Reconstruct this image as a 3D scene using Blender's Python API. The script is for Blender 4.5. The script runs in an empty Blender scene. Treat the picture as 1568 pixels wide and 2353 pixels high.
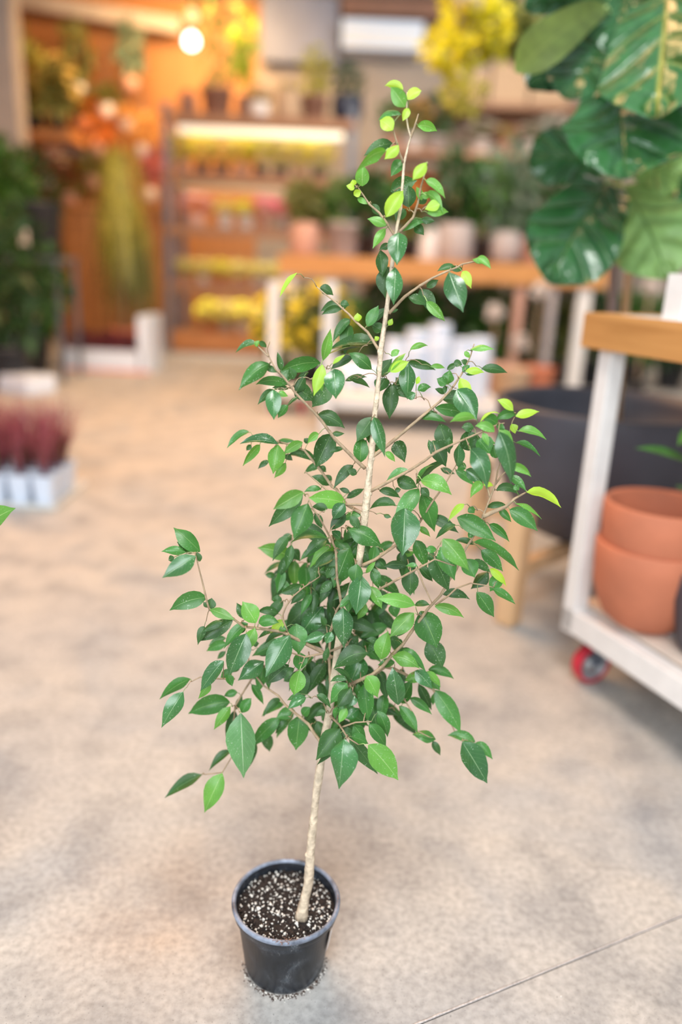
import bpy, math, random
import numpy as np
from mathutils import Vector, Matrix, Quaternion
rnd = random.Random(7)
C = bpy.context.scene.collection
# ------------------------------------------------------------------ camera
IW, IH, FPX = 1568, 2353, 1767.0
TILT, ROLL = math.radians(17.5), math.radians(2.6)
CAM = Vector((0, 0, 1.2))
Fw = Vector((0, math.cos(TILT), -math.sin(TILT)))
R0 = Vector((1, 0, 0)); U0 = Vector((0, math.sin(TILT), math.cos(TILT)))
Rt = R0*math.cos(ROLL) + U0*math.sin(ROLL)
Up = -R0*math.sin(ROLL) + U0*math.cos(ROLL)
cd = bpy.data.cameras.new('camera'); cam = bpy.data.objects.new('camera', cd); C.objects.link(cam)
m3 = Matrix((Rt, Up, -Fw)).transposed()
cam.matrix_world = Matrix.Translation(CAM) @ m3.to_4x4()
cd.sensor_fit = 'VERTICAL'; cd.sensor_height = 36; cd.lens = FPX/IH*36
cd.dof.use_dof = True; cd.dof.focus_distance = 1.215; cd.dof.aperture_fstop = 0.92
cd.clip_start = .01
bpy.context.scene.camera = cam
# ------------------------------------------------------------------ light
sc = bpy.context.scene
sc.view_settings.view_transform = 'Standard'; sc.view_settings.look = 'None'
sc.view_settings.exposure = 0.14; sc.view_settings.gamma = 1
wd = bpy.data.worlds.new('daylight'); sc.world = wd; wd.use_nodes = True
wd.node_tree.nodes['Background'].inputs[0].default_value = (.80, .88, 1, 1)
wd.node_tree.nodes['Background'].inputs[1].default_value = .62
def area(name, loc, to, sx, sy, power, col, spread=math.pi):
    l = bpy.data.lights.new(name, 'AREA'); l.shape = 'RECTANGLE'; l.size = sx; l.size_y = sy
    l.energy = power; l.color = col; l.spread = spread
    o = bpy.data.objects.new(name, l); C.objects.link(o); o.location = loc
    o.rotation_euler = (Vector(to)-Vector(loc)).to_track_quat('-Z', 'Y').to_euler(); return o
area('daylight_door', (-1.5, -3.2, 2.9), (0.2, 1.4, 0.4), 4.2, 2.2, 232, (.90, .96, 1))
area('skylight', (0.35, -.1, 3.9), (0.2, 1.3, .5), 1.3, 1.0, 88, (1, .985, .96))
area('warm_ceiling_lamp', (-1.4, 5.6, 4.4), (-1.2, 5.4, 0), 3.0, 4.0, 330, (1, .55, .26))
area('display_fill', (1.6, 8.9, 4.5), (1.2, 11.2, 2.2), 2.6, .6, 110, (1, .90, .76))  # added fill to brighten the display shelf flowers, no fixture there
area('warm_wall_lamp', (-2.2, 11.3, 4.5), (-2.7, 13, 2.4), 2.0, .6, 150, (1, .58, .24))
area('bench_fill', (2.4, 6.0, 4.3), (2.0, 8.6, .8), 4, 2, 170, (1, .93, .84))  # unseen fill that brightens the bench area
# ------------------------------------------------------------------ helpers
def ray(x, y): return Fw + Rt*((x-IW/2)/FPX) - Up*((y-IH/2)/FPX)
def onz(x, y, z=0):
    d = ray(x, y); return CAM + d*((z-CAM.z)/d.z)
def at(x, y, Y):
    d = ray(x, y); return CAM + d*(Y/d.y)
def mpx(Y): return (Y*math.cos(TILT)+.1)/FPX      # metres per pixel at depth Y
def tag(o, label=None, cat=None, group=None, kind=None):
    if label: o['label'] = label
    if cat: o['category'] = cat
    if group: o['group'] = group
    if kind: o['kind'] = kind
    return o
def empty(name, loc, label, cat, group=None, rz=0):
    o = bpy.data.objects.new(name, None); C.objects.link(o); o.location = loc
    o.rotation_euler.z = rz; o.empty_display_size = .05
    return tag(o, label, cat, group)
class MB:
    def __init__(s): s.v = []; s.f = []; s.m = []; s.uv = []; s.hasuv = False
    def add(s, vs, fs, mi=0, uvs=None):
        k = len(s.v); s.v += [tuple(v) for v in vs]
        for f in fs: s.f.append(tuple(i+k for i in f)); s.m.append(mi)
        s.uv += list(uvs) if uvs else [(.5, .5)]*len(vs)
        if uvs: s.hasuv = True
        return s
    def box(s, a, b, mi=0, rz=0, piv=None):
        x0, y0, z0 = a; x1, y1, z1 = b
        vs = [Vector(p) for p in ((x0,y0,z0),(x1,y0,z0),(x1,y1,z0),(x0,y1,z0),(x0,y0,z1),(x1,y0,z1),(x1,y1,z1),(x0,y1,z1))]
        if rz:
            pv = Vector(piv or ((x0+x1)/2, (y0+y1)/2, 0)); M = Matrix.Rotation(rz, 3, 'Z')
            vs = [M @ (v-pv) + pv for v in vs]
        return s.add(vs, [(0,3,2,1),(4,5,6,7),(0,1,5,4),(1,2,6,5),(2,3,7,6),(3,0,4,7)], mi)
    def bar(s, a, b, w, h, mi=0, up=(0,0,1)):
        a = Vector(a); b = Vector(b); t = (b-a).normalized(); u = Vector(up)
        if abs(t.dot(u)) > .95: u = Vector((0, 1, 0))
        n = t.cross(u).normalized(); q = n.cross(t)
        vs = [p + n*sx*w/2 + q*sz*h/2 for p in (a, b) for sx, sz in ((-1,-1),(1,-1),(1,1),(-1,1))]
        return s.add(vs, [(3,2,1,0),(4,5,6,7),(0,1,5,4),(1,2,6,5),(2,3,7,6),(3,0,4,7)], mi)
    def tube(s, pts, rs, n=8, mi=0, bump=0, cap=True):
        pts = [Vector(p) for p in pts]
        if not hasattr(rs, '__len__'): rs = [rs]*len(pts)
        q = None; vs = []; fs = []; uv = []; L = 0
        for i, p in enumerate(pts):
            t = (pts[min(i+1, len(pts)-1)] - pts[max(i-1, 0)]).normalized()
            if q is None:
                a = Vector((0, 0, 1)) if abs(t.z) < .9 else Vector((1, 0, 0)); q = t.cross(a).normalized()
            q = (q - t*q.dot(t)).normalized(); w = t.cross(q)
            if i: L += (p-pts[i-1]).length
            for k in range(n):
                a = 2*math.pi*k/n; r = rs[i]*(1+(rnd.uniform(-bump, bump) if bump else 0))
                vs.append(p + (q*math.cos(a)+w*math.sin(a))*r); uv.append((k/n, L*10))
        for i in range(len(pts)-1):
            for k in range(n):
                a = i*n+k; b = i*n+(k+1) % n; fs.append((a, b, b+n, a+n))
        if cap: fs.append(tuple(range(n))[::-1]); fs.append(tuple(range((len(pts)-1)*n, len(pts)*n)))
        return s.add(vs, fs, mi, uv)
    def lathe(s, prof, n=32, mi=0, c=(0,0,0), jit=0):
        vs = []; fs = []
        for r, z in prof:
            for k in range(n):
                a = 2*math.pi*k/n; vs.append((c[0]+r*math.cos(a), c[1]+r*math.sin(a), c[2]+z))
        for i in range(len(prof)-1):
            for k in range(n):
                a = i*n+k; b = i*n+(k+1) % n; fs.append((a, b, b+n, a+n))
        return s.add(vs, fs, mi)
    def obj(s, name, mats, parent=None, smooth=True, mesh=None):
        me = bpy.data.meshes.new(name); me.from_pydata(s.v, [], s.f)
        if not isinstance(mats, (list, tuple)): mats = [mats]
        for m in mats: me.materials.append(m)
        me.polygons.foreach_set('material_index', s.m)
        me.polygons.foreach_set('use_smooth', [smooth]*len(s.f))
        if s.hasuv:
            ul = me.uv_layers.new(name='UVMap')
            li = np.zeros(len(me.loops), dtype=np.int32); me.loops.foreach_get('vertex_index', li)
            ul.data.foreach_set('uv', np.array(s.uv, dtype=np.float32)[li].ravel())
        me.update()
        o = bpy.data.objects.new(name, me); C.objects.link(o)
        if parent: o.parent = parent
        return o
def link(name, me, parent=None, loc=None):
    o = bpy.data.objects.new(name, me); C.objects.link(o)
    if parent: o.parent = parent
    if loc: o.location = loc
    return o
def bevel(o, w, seg=2):
    b = o.modifiers.new('bevel', 'BEVEL'); b.width = w; b.segments = seg; b.limit_method = 'ANGLE'; return o
# ------------------------------------------------------------------ materials
def new(name):
    m = bpy.data.materials.new(name); m.use_nodes = True
    nt = m.node_tree; return m, nt, nt.nodes['Principled BSDF']
def N(nt, t, **k):
    n = nt.nodes.new(t)
    for a, v in k.items():
        if a in n.inputs: n.inputs[a].default_value = v
        else: setattr(n, a, v)
    return n
def ramp(nt, fac, stops):
    r = nt.nodes.new('ShaderNodeValToRGB'); e = r.color_ramp.elements
    while len(e) < len(stops): e.new(.5)
    for i, (p, c) in enumerate(stops): e[i].position = p; e[i].color = (*c, 1)
    nt.links.new(fac, r.inputs[0]); return r
def mat(name, col, rough=.6, var=.15, scale=12, bump=0, metal=0, spec=.5):
    m, nt, b = new(name)
    tc = N(nt, 'ShaderNodeTexCoord'); no = N(nt, 'ShaderNodeTexNoise', Scale=scale, Detail=4.0)
    nt.links.new(tc.outputs['Object'], no.inputs['Vector'])
    r = ramp(nt, no.outputs[0], [(.3, tuple(c*(1-var) for c in col)), (.7, tuple(min(1, c*(1+var)) for c in col))])
    nt.links.new(r.outputs[0], b.inputs['Base Color'])
    b.inputs['Roughness'].default_value = rough; b.inputs['Metallic'].default_value = metal
    b.inputs['Specular IOR Level'].default_value = spec
    if bump:
        bp = N(nt, 'ShaderNodeBump', Strength=bump, Distance=.01); nt.links.new(no.outputs[0], bp.inputs['Height'])
        nt.links.new(bp.outputs[0], b.inputs['Normal'])
    return m
def emit(name, col, s):
    m, nt, b = new(name); b.inputs['Base Color'].default_value = (*col, 1)
    b.inputs['Emission Color'].default_value = (*col, 1); b.inputs['Emission Strength'].default_value = s; return m
def wood(name, c1, c2, scale=3, rough=.55, axis='X'):
    m, nt, b = new(name); tc = N(nt, 'ShaderNodeTexCoord'); mp = N(nt, 'ShaderNodeMapping')
    mp.inputs['Scale'].default_value = {'X': (1, 9, 9), 'Y': (9, 1, 9), 'Z': (9, 9, 1)}[axis]
    no = N(nt, 'ShaderNodeTexNoise', Scale=scale, Detail=6.0, Distortion=.6)
    nt.links.new(tc.outputs['Object'], mp.inputs[0]); nt.links.new(mp.outputs[0], no.inputs['Vector'])
    r = ramp(nt, no.outputs[0], [(.3, c1), (.7, c2)]); nt.links.new(r.outputs[0], b.inputs['Base Color'])
    b.inputs['Roughness'].default_value = rough
    bp = N(nt, 'ShaderNodeBump', Strength=.15, Distance=.003); nt.links.new(no.outputs[0], bp.inputs['Height'])
    nt.links.new(bp.outputs[0], b.inputs['Normal']); return m
def leafmat(name, c, vein, rough=.4, trans=.25, dust=.35, nveins=9, veinw=.022, bumpy=.25, sidev=.10, quilt=0, bdist=.002):
    """waxy leaf: midrib and side veins follow the leaf's own UV (v along, u across)"""
    m, nt, b = new(name); L = nt.links.new
    uv = N(nt, 'ShaderNodeUVMap'); sp = N(nt, 'ShaderNodeSeparateXYZ'); L(uv.outputs[0], sp.inputs[0])
    def mth(op, a, bb=None, cc=None):
        n = nt.nodes.new('ShaderNodeMath'); n.operation = op
        for i, x in enumerate((a, bb, cc)):
            if x is None: continue
            if isinstance(x, (int, float)): n.inputs[i].default_value = x
            else: L(x, n.inputs[i])
        return n.outputs[0]
    au = mth('ABSOLUTE', mth('SUBTRACT', sp.outputs[0], .5))          # 0 at midrib .. .5 edge
    mid = mth('SUBTRACT', 1.0, mth('SMOOTH_MIN', mth('DIVIDE', au, veinw), 1.0, .2))
    side = mth('SINE', mth('MULTIPLY', mth('SUBTRACT', sp.outputs[1], mth('MULTIPLY', au, .55)), nveins*2*math.pi))
    side0 = side
    side = mth('MULTIPLY', mth('POWER', mth('MAXIMUM', side, 0.0), 14.0), sidev)
    v = mth('MAXIMUM', mid, side)
    tc = N(nt, 'ShaderNodeTexCoord'); no = N(nt, 'ShaderNodeTexNoise', Scale=22.0, Detail=3.0)
    L(tc.outputs['Object'], no.inputs['Vector'])
    oi = N(nt, 'ShaderNodeObjectInfo')
    hs = N(nt, 'ShaderNodeHueSaturation'); L(mth('ADD', .8, mth('MULTIPLY', oi.outputs['Random'], .4)), hs.inputs['Value'])
    base = ramp(nt, no.outputs[0], [(.3, tuple(x*.8 for x in c)), (.7, tuple(x*1.2 for x in c))])
    L(base.outputs[0], hs.inputs['Color'])
    mx = N(nt, 'ShaderNodeMix', data_type='RGBA'); L(v, mx.inputs[0]); L(hs.outputs[0], mx.inputs[6]); mx.inputs[7].default_value = (*vein, 1)
    out = mx.outputs[2]
    if dust:
        vo = N(nt, 'ShaderNodeTexNoise', Scale=420.0, Detail=2.0); L(tc.outputs['Object'], vo.inputs['Vector'])
        d = mth('MULTIPLY', mth('GREATER_THAN', mth('ADD', vo.outputs[0], mth('MULTIPLY', no.outputs[0], .25)), .82), dust)
        m2 = N(nt, 'ShaderNodeMix', data_type='RGBA'); L(d, m2.inputs[0]); L(out, m2.inputs[6]); m2.inputs[7].default_value = (.62, .72, .62, 1)
        out = m2.outputs[2]
    L(out, b.inputs['Base Color']); b.inputs['Roughness'].default_value = rough
    b.inputs['Specular IOR Level'].default_value = .95 if rough < .32 else .55
    bp = N(nt, 'ShaderNodeBump', Strength=bumpy, Distance=bdist); q_ = mth('MULTIPLY', mth('MULTIPLY', mth('SUBTRACT', 1.0, mth('POWER', mth('ADD', mth('MULTIPLY', side0, .5), .5), 3.0)), mth('MINIMUM', mth('MULTIPLY', au, 7.0), 1.0)), quilt)
    L(mth('ADD', q_, mth('SUBTRACT', no.outputs[0], mth('MULTIPLY', v, .6))), bp.inputs['Height'])
    L(bp.outputs[0], b.inputs['Normal'])
    tr = N(nt, 'ShaderNodeBsdfTranslucent'); ga = N(nt, 'ShaderNodeHueSaturation', Saturation=1.15, Value=1.5)
    L(out, ga.inputs['Color']); L(ga.outputs[0], tr.inputs[0])
    ms = N(nt, 'ShaderNodeMixShader'); ms.inputs[0].default_value = trans
    L(b.outputs[0], ms.inputs[1]); L(tr.outputs[0], ms.inputs[2])
    L(ms.outputs[0], nt.nodes['Material Output'].inputs[0]); return m
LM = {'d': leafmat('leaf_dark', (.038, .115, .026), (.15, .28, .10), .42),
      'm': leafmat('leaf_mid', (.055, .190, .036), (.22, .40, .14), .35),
      's': leafmat('leaf_glossy', (.045, .165, .042), (.30, .46, .24), .25, dust=.5),
      'l': leafmat('leaf_pale_gloss', (.085, .225, .075), (.48, .62, .42), .30),
      'b': leafmat('leaf_fresh', (.13, .34, .055), (.38, .58, .22), .38, .3),
      'y': leafmat('leaf_lime', (.36, .60, .07), (.55, .78, .25), .42, .4, dust=0)}
M = {}
M['bark'] = mat('pale_bark', (.62, .50, .36), .8, .3, 60, .8)
M['twig'] = mat('twig_bark', (.36, .26, .16), .75, .25, 80, .4)
M['petiole'] = mat('petiole_green', (.42, .56, .20), .6, .1)
M['petiole_brown'] = mat('petiole_dull', (.20, .27, .10), .6, .1)
M['trimgrey'] = mat('grey_trim', (.42, .37, .33), .8, .08, 4)  # even grey for column and beam, darker than the white paint
M['white'] = mat('white_paint', (.76, .75, .73), .5, .05, 20, .1)
M['whitep'] = mat('white_plastic', (.70, .79, .92), .35, .03)
M['oak'] = wood('oak_board', (.42, .19, .052), (.60, .30, .095))
M['orangewood'] = wood('warm_plank', (.36, .145, .045), (.56, .24, .08))
M['shelfwood'] = wood('brown_shelf', (.24, .115, .06), (.36, .18, .09))
M['palewood'] = wood('pale_wood_leg', (.55, .34, .17), (.72, .47, .26), axis='Z')
M['terra'] = mat('terracotta', (.50, .165, .085), .75, .1, 9)
M['clay'] = mat('pinkish_clay', (.55, .33, .26), .8, .1)
M['brownpot'] = mat('brown_pot', (.23, .12, .085), .7, .15)
M['darkpot'] = mat('charcoal_planter', (.055, .055, .07), .5, .15, 5)
M['black'] = mat('black_plastic', (.018, .02, .026), .35, .2)
M['navy'] = mat('navy_pot', (.02, .028, .055), .5, .1)
M['greypot'] = mat('grey_pot', (.42, .38, .38), .7, .1)
M['whitepot'] = mat('white_pot', (.74, .72, .72), .5, .05)
M['metal'] = mat('slate_steel', (.13, .15, .19), .45, .1, metal=.3)
M['red'] = mat('red_wheel', (.55, .02, .045), .4, .1)
M['steel'] = mat('zinc_steel', (.55, .57, .6), .35, .1, metal=.8)
M['soil'] = mat('dark_soil', (.022, .015, .012), .95, .6, 90, 1)
M['perlite'] = mat('perlite', (.82, .79, .72), .85, .08)
M['card'] = mat('tan_card', (.50, .35, .23), .85, .08)
M['label'] = mat('white_sticker', (.8, .8, .8), .4, .02)
def fol(name, c, v=.45, tr=.3):
    m, nt, b = new(name); oi = N(nt, 'ShaderNodeTexCoord'); no = N(nt, 'ShaderNodeTexNoise', Scale=9.0, Detail=2.0)
    nt.links.new(oi.outputs['Object'], no.inputs['Vector'])
    r = ramp(nt, no.outputs[0], [(.32, tuple(x*(1-v) for x in c)), (.68, tuple(min(1, x*(1+v)) for x in c))])
    nt.links.new(r.outputs[0], b.inputs['Base Color']); b.inputs['Roughness'].default_value = .45
    t = N(nt, 'ShaderNodeBsdfTranslucent'); nt.links.new(r.outputs[0], t.inputs[0]); ms = N(nt, 'ShaderNodeMixShader'); ms.inputs[0].default_value = tr
    nt.links.new(b.outputs[0], ms.inputs[1]); nt.links.new(t.outputs[0], ms.inputs[2]); nt.links.new(ms.outputs[0], nt.nodes['Material Output'].inputs[0]); return m
G = {'deep': fol('deep_green', (.028, .085, .022), .6), 'green': fol('mid_green', (.06, .17, .025), .7), 'olive': fol('olive_green', (.17, .19, .045)),
     'lime': fol('lime_green', (.38, .52, .06)), 'ygreen': fol('yellow_green', (.46, .44, .08)), 'yellow': fol('yellow_petals', (.80, .68, .06), .25),
     'cream': fol('cream_yellow_petals', (.72, .58, .20), .2), 'pink': fol('pink_petals', (.78, .16, .26), .3), 'blush': fol('blush_petals', (.72, .38, .34), .25),
     'orange': fol('orange_petals', (.85, .27, .06), .3), 'dusk': fol('dusky_red_blades', (.33, .09, .12), .5), 'wine': fol('wine_foliage', (.20, .045, .06), .4), 'rose': fol('dusty_rose', (.5, .16, .18), .3), 'white': fol('white_petals', (.8, .74, .70), .1),
     'gold': fol('golden_foliage', (.62, .58, .02), .35), 'grey': fol('grey_green', (.16, .24, .17), .35), 'peach': fol('peach_foliage', (.72, .42, .14), .3)}
# concrete
def concrete():
    m, nt, b = new('worn_concrete'); L = nt.links.new; tc = N(nt, 'ShaderNodeTexCoord')
    def no(s, d, off=0, dist=0):
        mp = N(nt, 'ShaderNodeMapping'); mp.inputs['Location'].default_value = (off, off*.7, 0); L(tc.outputs['Object'], mp.inputs[0])
        n = N(nt, 'ShaderNodeTexNoise', Scale=s, Detail=d, Distortion=dist); L(mp.outputs[0], n.inputs['Vector']); return n.outputs[0]
    big = ramp(nt, no(1.5, 5, 3, .4), [(.30, (.37, .37, .365)), (.46, (.43, .415, .39)), (.58, (.47, .445, .405)), (.70, (.42, .42, .41))])
    med = ramp(nt, no(7, 8, 1), [(.3, (.72, .73, .75)), (.5, (.97, .97, .97)), (.72, (1.12, 1.10, 1.07))])
    fine = ramp(nt, no(75, 6), [(.3, (.76, .76, .76)), (.55, (1, 1, 1)), (.75, (1.16, 1.16, 1.16))])
    speck = ramp(nt, no(260, 3, 5), [(.27, (.5, .5, .5)), (.36, (1, 1, 1))])
    def mul(a, c):
        x = N(nt, 'ShaderNodeMix', data_type='RGBA', blend_type='MULTIPLY'); x.inputs[0].default_value = 1; L(a, x.inputs[6]); L(c, x.inputs[7]); return x.outputs[2]
    # blue grey worn areas and a rusty stain beside the pot
    gp = ramp(nt, no(2.1, 4, 9, .6), [(.50, (0, 0, 0)), (.70, (.8, .8, .8))])
    x = N(nt, 'ShaderNodeMix', data_type='RGBA'); L(gp.outputs[0], x.inputs[0]); L(big.outputs[0], x.inputs[6]); x.inputs[7].default_value = (.34, .36, .375, 1)
    sep = N(nt, 'ShaderNodeVectorMath', operation='DISTANCE'); L(tc.outputs['Object'], sep.inputs[0]); sep.inputs[1].default_value = (-.30, 1.16, 0)
    st = N(nt, 'ShaderNodeMapRange'); st.inputs[1].default_value = .28; st.inputs[2].default_value = .04; st.inputs[3].default_value = 0; st.inputs[4].default_value = .45; L(sep.outputs['Value'], st.inputs[0])
    sx = N(nt, 'ShaderNodeMath', operation='MULTIPLY'); L(st.outputs[0], sx.inputs[0]); L(no(9, 4, 2), sx.inputs[1])
    y = N(nt, 'ShaderNodeMix', data_type='RGBA'); L(sx.outputs[0], y.inputs[0]); L(x.outputs[2], y.inputs[6]); y.inputs[7].default_value = (.50, .27, .11, 1)
    o = mul(mul(mul(y.outputs[2], med.outputs[0]), fine.outputs[0]), speck.outputs[0]); L(o, b.inputs['Base Color'])
    b.inputs['Roughness'].default_value = .62
    bp = N(nt, 'ShaderNodeBump', Strength=.25, Distance=.002); L(no(60, 6), bp.inputs['Height']); L(bp.outputs[0], b.inputs['Normal']); return m
M['concrete'] = concrete()
# ------------------------------------------------------------------ setting
def struct(name, mb, m, smooth=False, parent=None):
    o = mb.obj(name, m, parent, smooth)
    if not parent: o['kind'] = 'structure'
    return o
XL, XR, YB, YF, ZC = -5.0, 5.5, 13.0, -3.6, 4.9
fl = struct('floor', MB().box((XL-.2, YF, -.14), (XR+.2, YB+.2, -.012)), M['concrete'])
ja, jb = onz(960, 2353), onz(1568, 2103); jd = (jb-ja).normalized(); jn = Vector((jd.y, -jd.x, 0))   # towards camera/right
def clip_half(side, off):
    poly = [Vector((XL-.2, YF, 0)), Vector((XR+.2, YF, 0)), Vector((XR+.2, YB+.2, 0)), Vector((XL-.2, YB+.2, 0))]
    out = []
    for i, p in enumerate(poly):
        q = poly[(i+1) % 4]; a = (p-ja).dot(jn)*side-off; b = (q-ja).dot(jn)*side-off
        if a >= 0: out.append(p)
        if a*b < 0: out.append(p+(q-p)*(a/(a-b)))
    return out
for sd in (1, -1):
    pl = clip_half(sd, .0032); mb = MB(); n = len(pl)
    vs = [Vector((p.x, p.y, -.011)) for p in pl] + pl
    mb.add(vs, [tuple(range(n, 2*n))] + [(i, (i+1) % n, (i+1) % n+n, i+n) for i in range(n)])
    o = struct('concrete_slab', mb, M['concrete'], parent=fl)
pts = []; rs = []
for i in range(160):
    t = -.6+i*.02; p = ja+jd*t; pts.append((p.x-jn.x*.0012+rnd.uniform(-.0003, .0003), p.y-jn.y*.0012, -.0012+rnd.uniform(-.0006, .0006))); rs.append(.0021+rnd.uniform(-.0003, .0003))
tag(MB().tube(pts, rs, 6).obj('joint_filler', mat('grey_sealant', (.50, .45, .42), .7, .25, 200), fl), 'pale filler bead in the floor joint')
M['warmwall'] = wood('orange_wall', (.40, .17, .055), (.50, .225, .075), axis='Z'); M['greywall'] = mat('beige_grey_wall', (.36, .315, .28), .9, .08, 2)
wb = struct('wall_back', MB().box((XL-.2, YB, 0), (-1.55, YB+.2, ZC)).box((-1.55, YB, 0), (XR+.2, YB+.2, ZC), 1), [M['warmwall'], M['greywall']])
struct('wall_left', MB().box((XL-.2, 2.0, 0), (XL, YB, ZC)), M['warmwall'])
struct('wall_right', MB().box((XR, 3.0, 0), (XR+.2, YB, ZC)), M['greywall'])
struct('ceiling', MB().box((XL-.2, 4.2, ZC), (XR+.2, YB+.2, ZC+.15)), mat('ceiling_grey', (.38, .36, .34), .9))
p, q = at(40, 0, 12.6), at(415, 62, 12.6)
tag(MB().bar(p, q, .16, .2).obj('trim_1', M['trimgrey'], smooth=False), kind='structure')
a = at(12, 150, 10.5)
tag(MB().box((a.x-.18, 10.4, 0), (a.x+.14, 10.7, ZC)).obj('trim_2', M['trimgrey'], smooth=False), kind='structure')
# ------------------------------------------------------------------ leaves
PROF = [(0, .05), (.07, .36), (.17, .72), (.3, .95), (.42, 1.0), (.56, .93), (.7, .72), (.82, .44), (.91, .18), (1, .015)]
FID = [(0, .10), (.06, .34), (.16, .52), (.3, .66), (.45, .84), (.6, .98), (.72, 1.0), (.84, .88), (.93, .60), (1, .10)]
def leaf(mb, b, t, wpx_w, view, bow=Vector((0,0,0)), fold=.35, prof=PROF, roll=0, tdrop=0, wave=0, mi=0):
    b = Vector(b); t = Vector(t); L = (t-b).length; c = (b+t)/2 + bow*2
    ph = rnd.uniform(0, 6)
    rows = []
    for k, (s, w) in enumerate(prof):
        P = b*(1-s)**2 + c*2*s*(1-s) + t*s*s
        T = ((c-b)*(1-s) + (t-c)*s).normalized()
        n = (view - T*view.dot(T)).normalized()
        if roll: n = Quaternion(T, roll) @ n
        x = T.cross(n).normalized(); hw = wpx_w*w/2
        row = []
        for j, u in enumerate((-1, -.5, 0, .5, 1)):
            z = fold*hw*abs(u)**1.3 + (wave*hw*math.sin(ph+s*9+(3 if u > 0 else 0))*abs(u) if wave else 0)
            row.append(P + x*u*hw + n*z)
        rows.append(row)
    vs = [v for r in rows for v in r]
    uv = [(.5+u*.5, s) for s, w in prof for u in (-1, -.5, 0, .5, 1)]
    fs = [(i*5+j, i*5+j+1, (i+1)*5+j+1, (i+1)*5+j) for i in range(len(prof)-1) for j in range(4)]
    mb.add(vs, fs, mi, uv)

# ------------------------------------------------------------------ the weeping fig tree in the middle
BR = """T 0 693,2108 700,2070 709,2030 712,1990 716,1930 722,1870 729,1810 738,1750 745,1700 755,1645 763,1600 770,1550 775,1500 783,1450 795,1400 812,1345 826,1290 836,1215 847,1110 855,1030 862,950 870,880 876,800 885,740 893,680 900,620 907,560 913,520 921,480 925,430 929,375 938,336 944,316 938,293 934,265 935,245 936,212
B .01 944,316 951,297 958,275 962,262
B -.02 927,374 917,348 911,322 904,299 903,285
B -.03 915,537 950,500 961,466 968,428 975,405 983,382
B .03 910,545 887,509 872,489 849,469 835,448 823,431 815,425
B -.02 894,720 930,682 962,659 994,639 1027,624 1050,615 1063,607 1089,601 1110,598
B .06 870,803 845,763 820,741 802,722 771,694 744,673 728,659
B -.05 839,1076 820,1059 769,1008 741,969 720,945 708,933 680,904 651,865 634,849 618,820 613,802 620,785
C 0 618,820 597,800 585,790
B .05 857,1049 894,1021 964,962 1011,923 1035,898 1059,863 1072,840 1082,817 1090,790
B -.06 852,1129 906,1100 943,1080 974,1060 1002,1039 1045,1019 1102,995 1143,976 1160,972
B .03 832,1300 862,1286 911,1252 964,1201 994,1153 1017,1121 1035,1092 1049,1068 1062,1062
B -.04 768,1592 820,1566 856,1550 881,1530 901,1505 926,1481 950,1446 984,1399 1013,1368 1031,1336 1049,1309 1067,1267 1090,1230 1110,1187 1127,1144 1139,1111 1145,1080 1155,1056 1167,1031 1172,990 1178,968 1184,957
C .01 1110,1187 1163,1164 1184,1145 1210,1131
C -.01 1139,1113 1155,1091 1175,1074
C .02 1127,1144 1118,1110 1112,1095
C .01 1000,1391 1031,1369 1049,1352 1082,1340 1115,1345 1135,1350
B -.07 803,1392 876,1352 911,1333 960,1307 1000,1285 1045,1300
C 0 960,1307 972,1340 993,1385
B .06 834,1180 820,1173 796,1159 773,1124 763,1118 740,1085 700,1035 660,1020 620,1010 580,1000
B .02 838,1160 796,1159 747,1122 702,1084
B -.09 790,1420 775,1330 772,1262 760,1237 750,1217 733,1188 716,1163 711,1149
B .02 762,1595 758,1540 757,1498 760,1450 775,1400 799,1364 809,1327 815,1290
B .04 737,1705 722,1685 709,1664 680,1640 656,1620 640,1599 605,1575 582,1546 570,1510 560,1480
C 0 582,1555 554,1599 540,1624 536,1680 533,1739 511,1775 470,1780
B -.06 764,1510 700,1478 650,1452 600,1445 560,1440 533,1419 507,1408 482,1402 476,1384 466,1340 452,1285 450,1275
C .02 660,1450 648,1417 658,1392 674,1370 699,1349 735,1325
B -.1 757,1643 781,1666 799,1695 824,1711
C 0 783,1672 817,1660 854,1658
B .05 860,1549 885,1533 907,1537 938,1553 970,1570 995,1584 1022,1625 1045,1680 1060,1700
C 0 540,1560 505,1560 460,1556 440,1566
B -.05 800,1480 750,1500 700,1510 670,1500 640,1490
C .02 905,1537 925,1600 950,1640 960,1680 990,1695
"""
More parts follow.
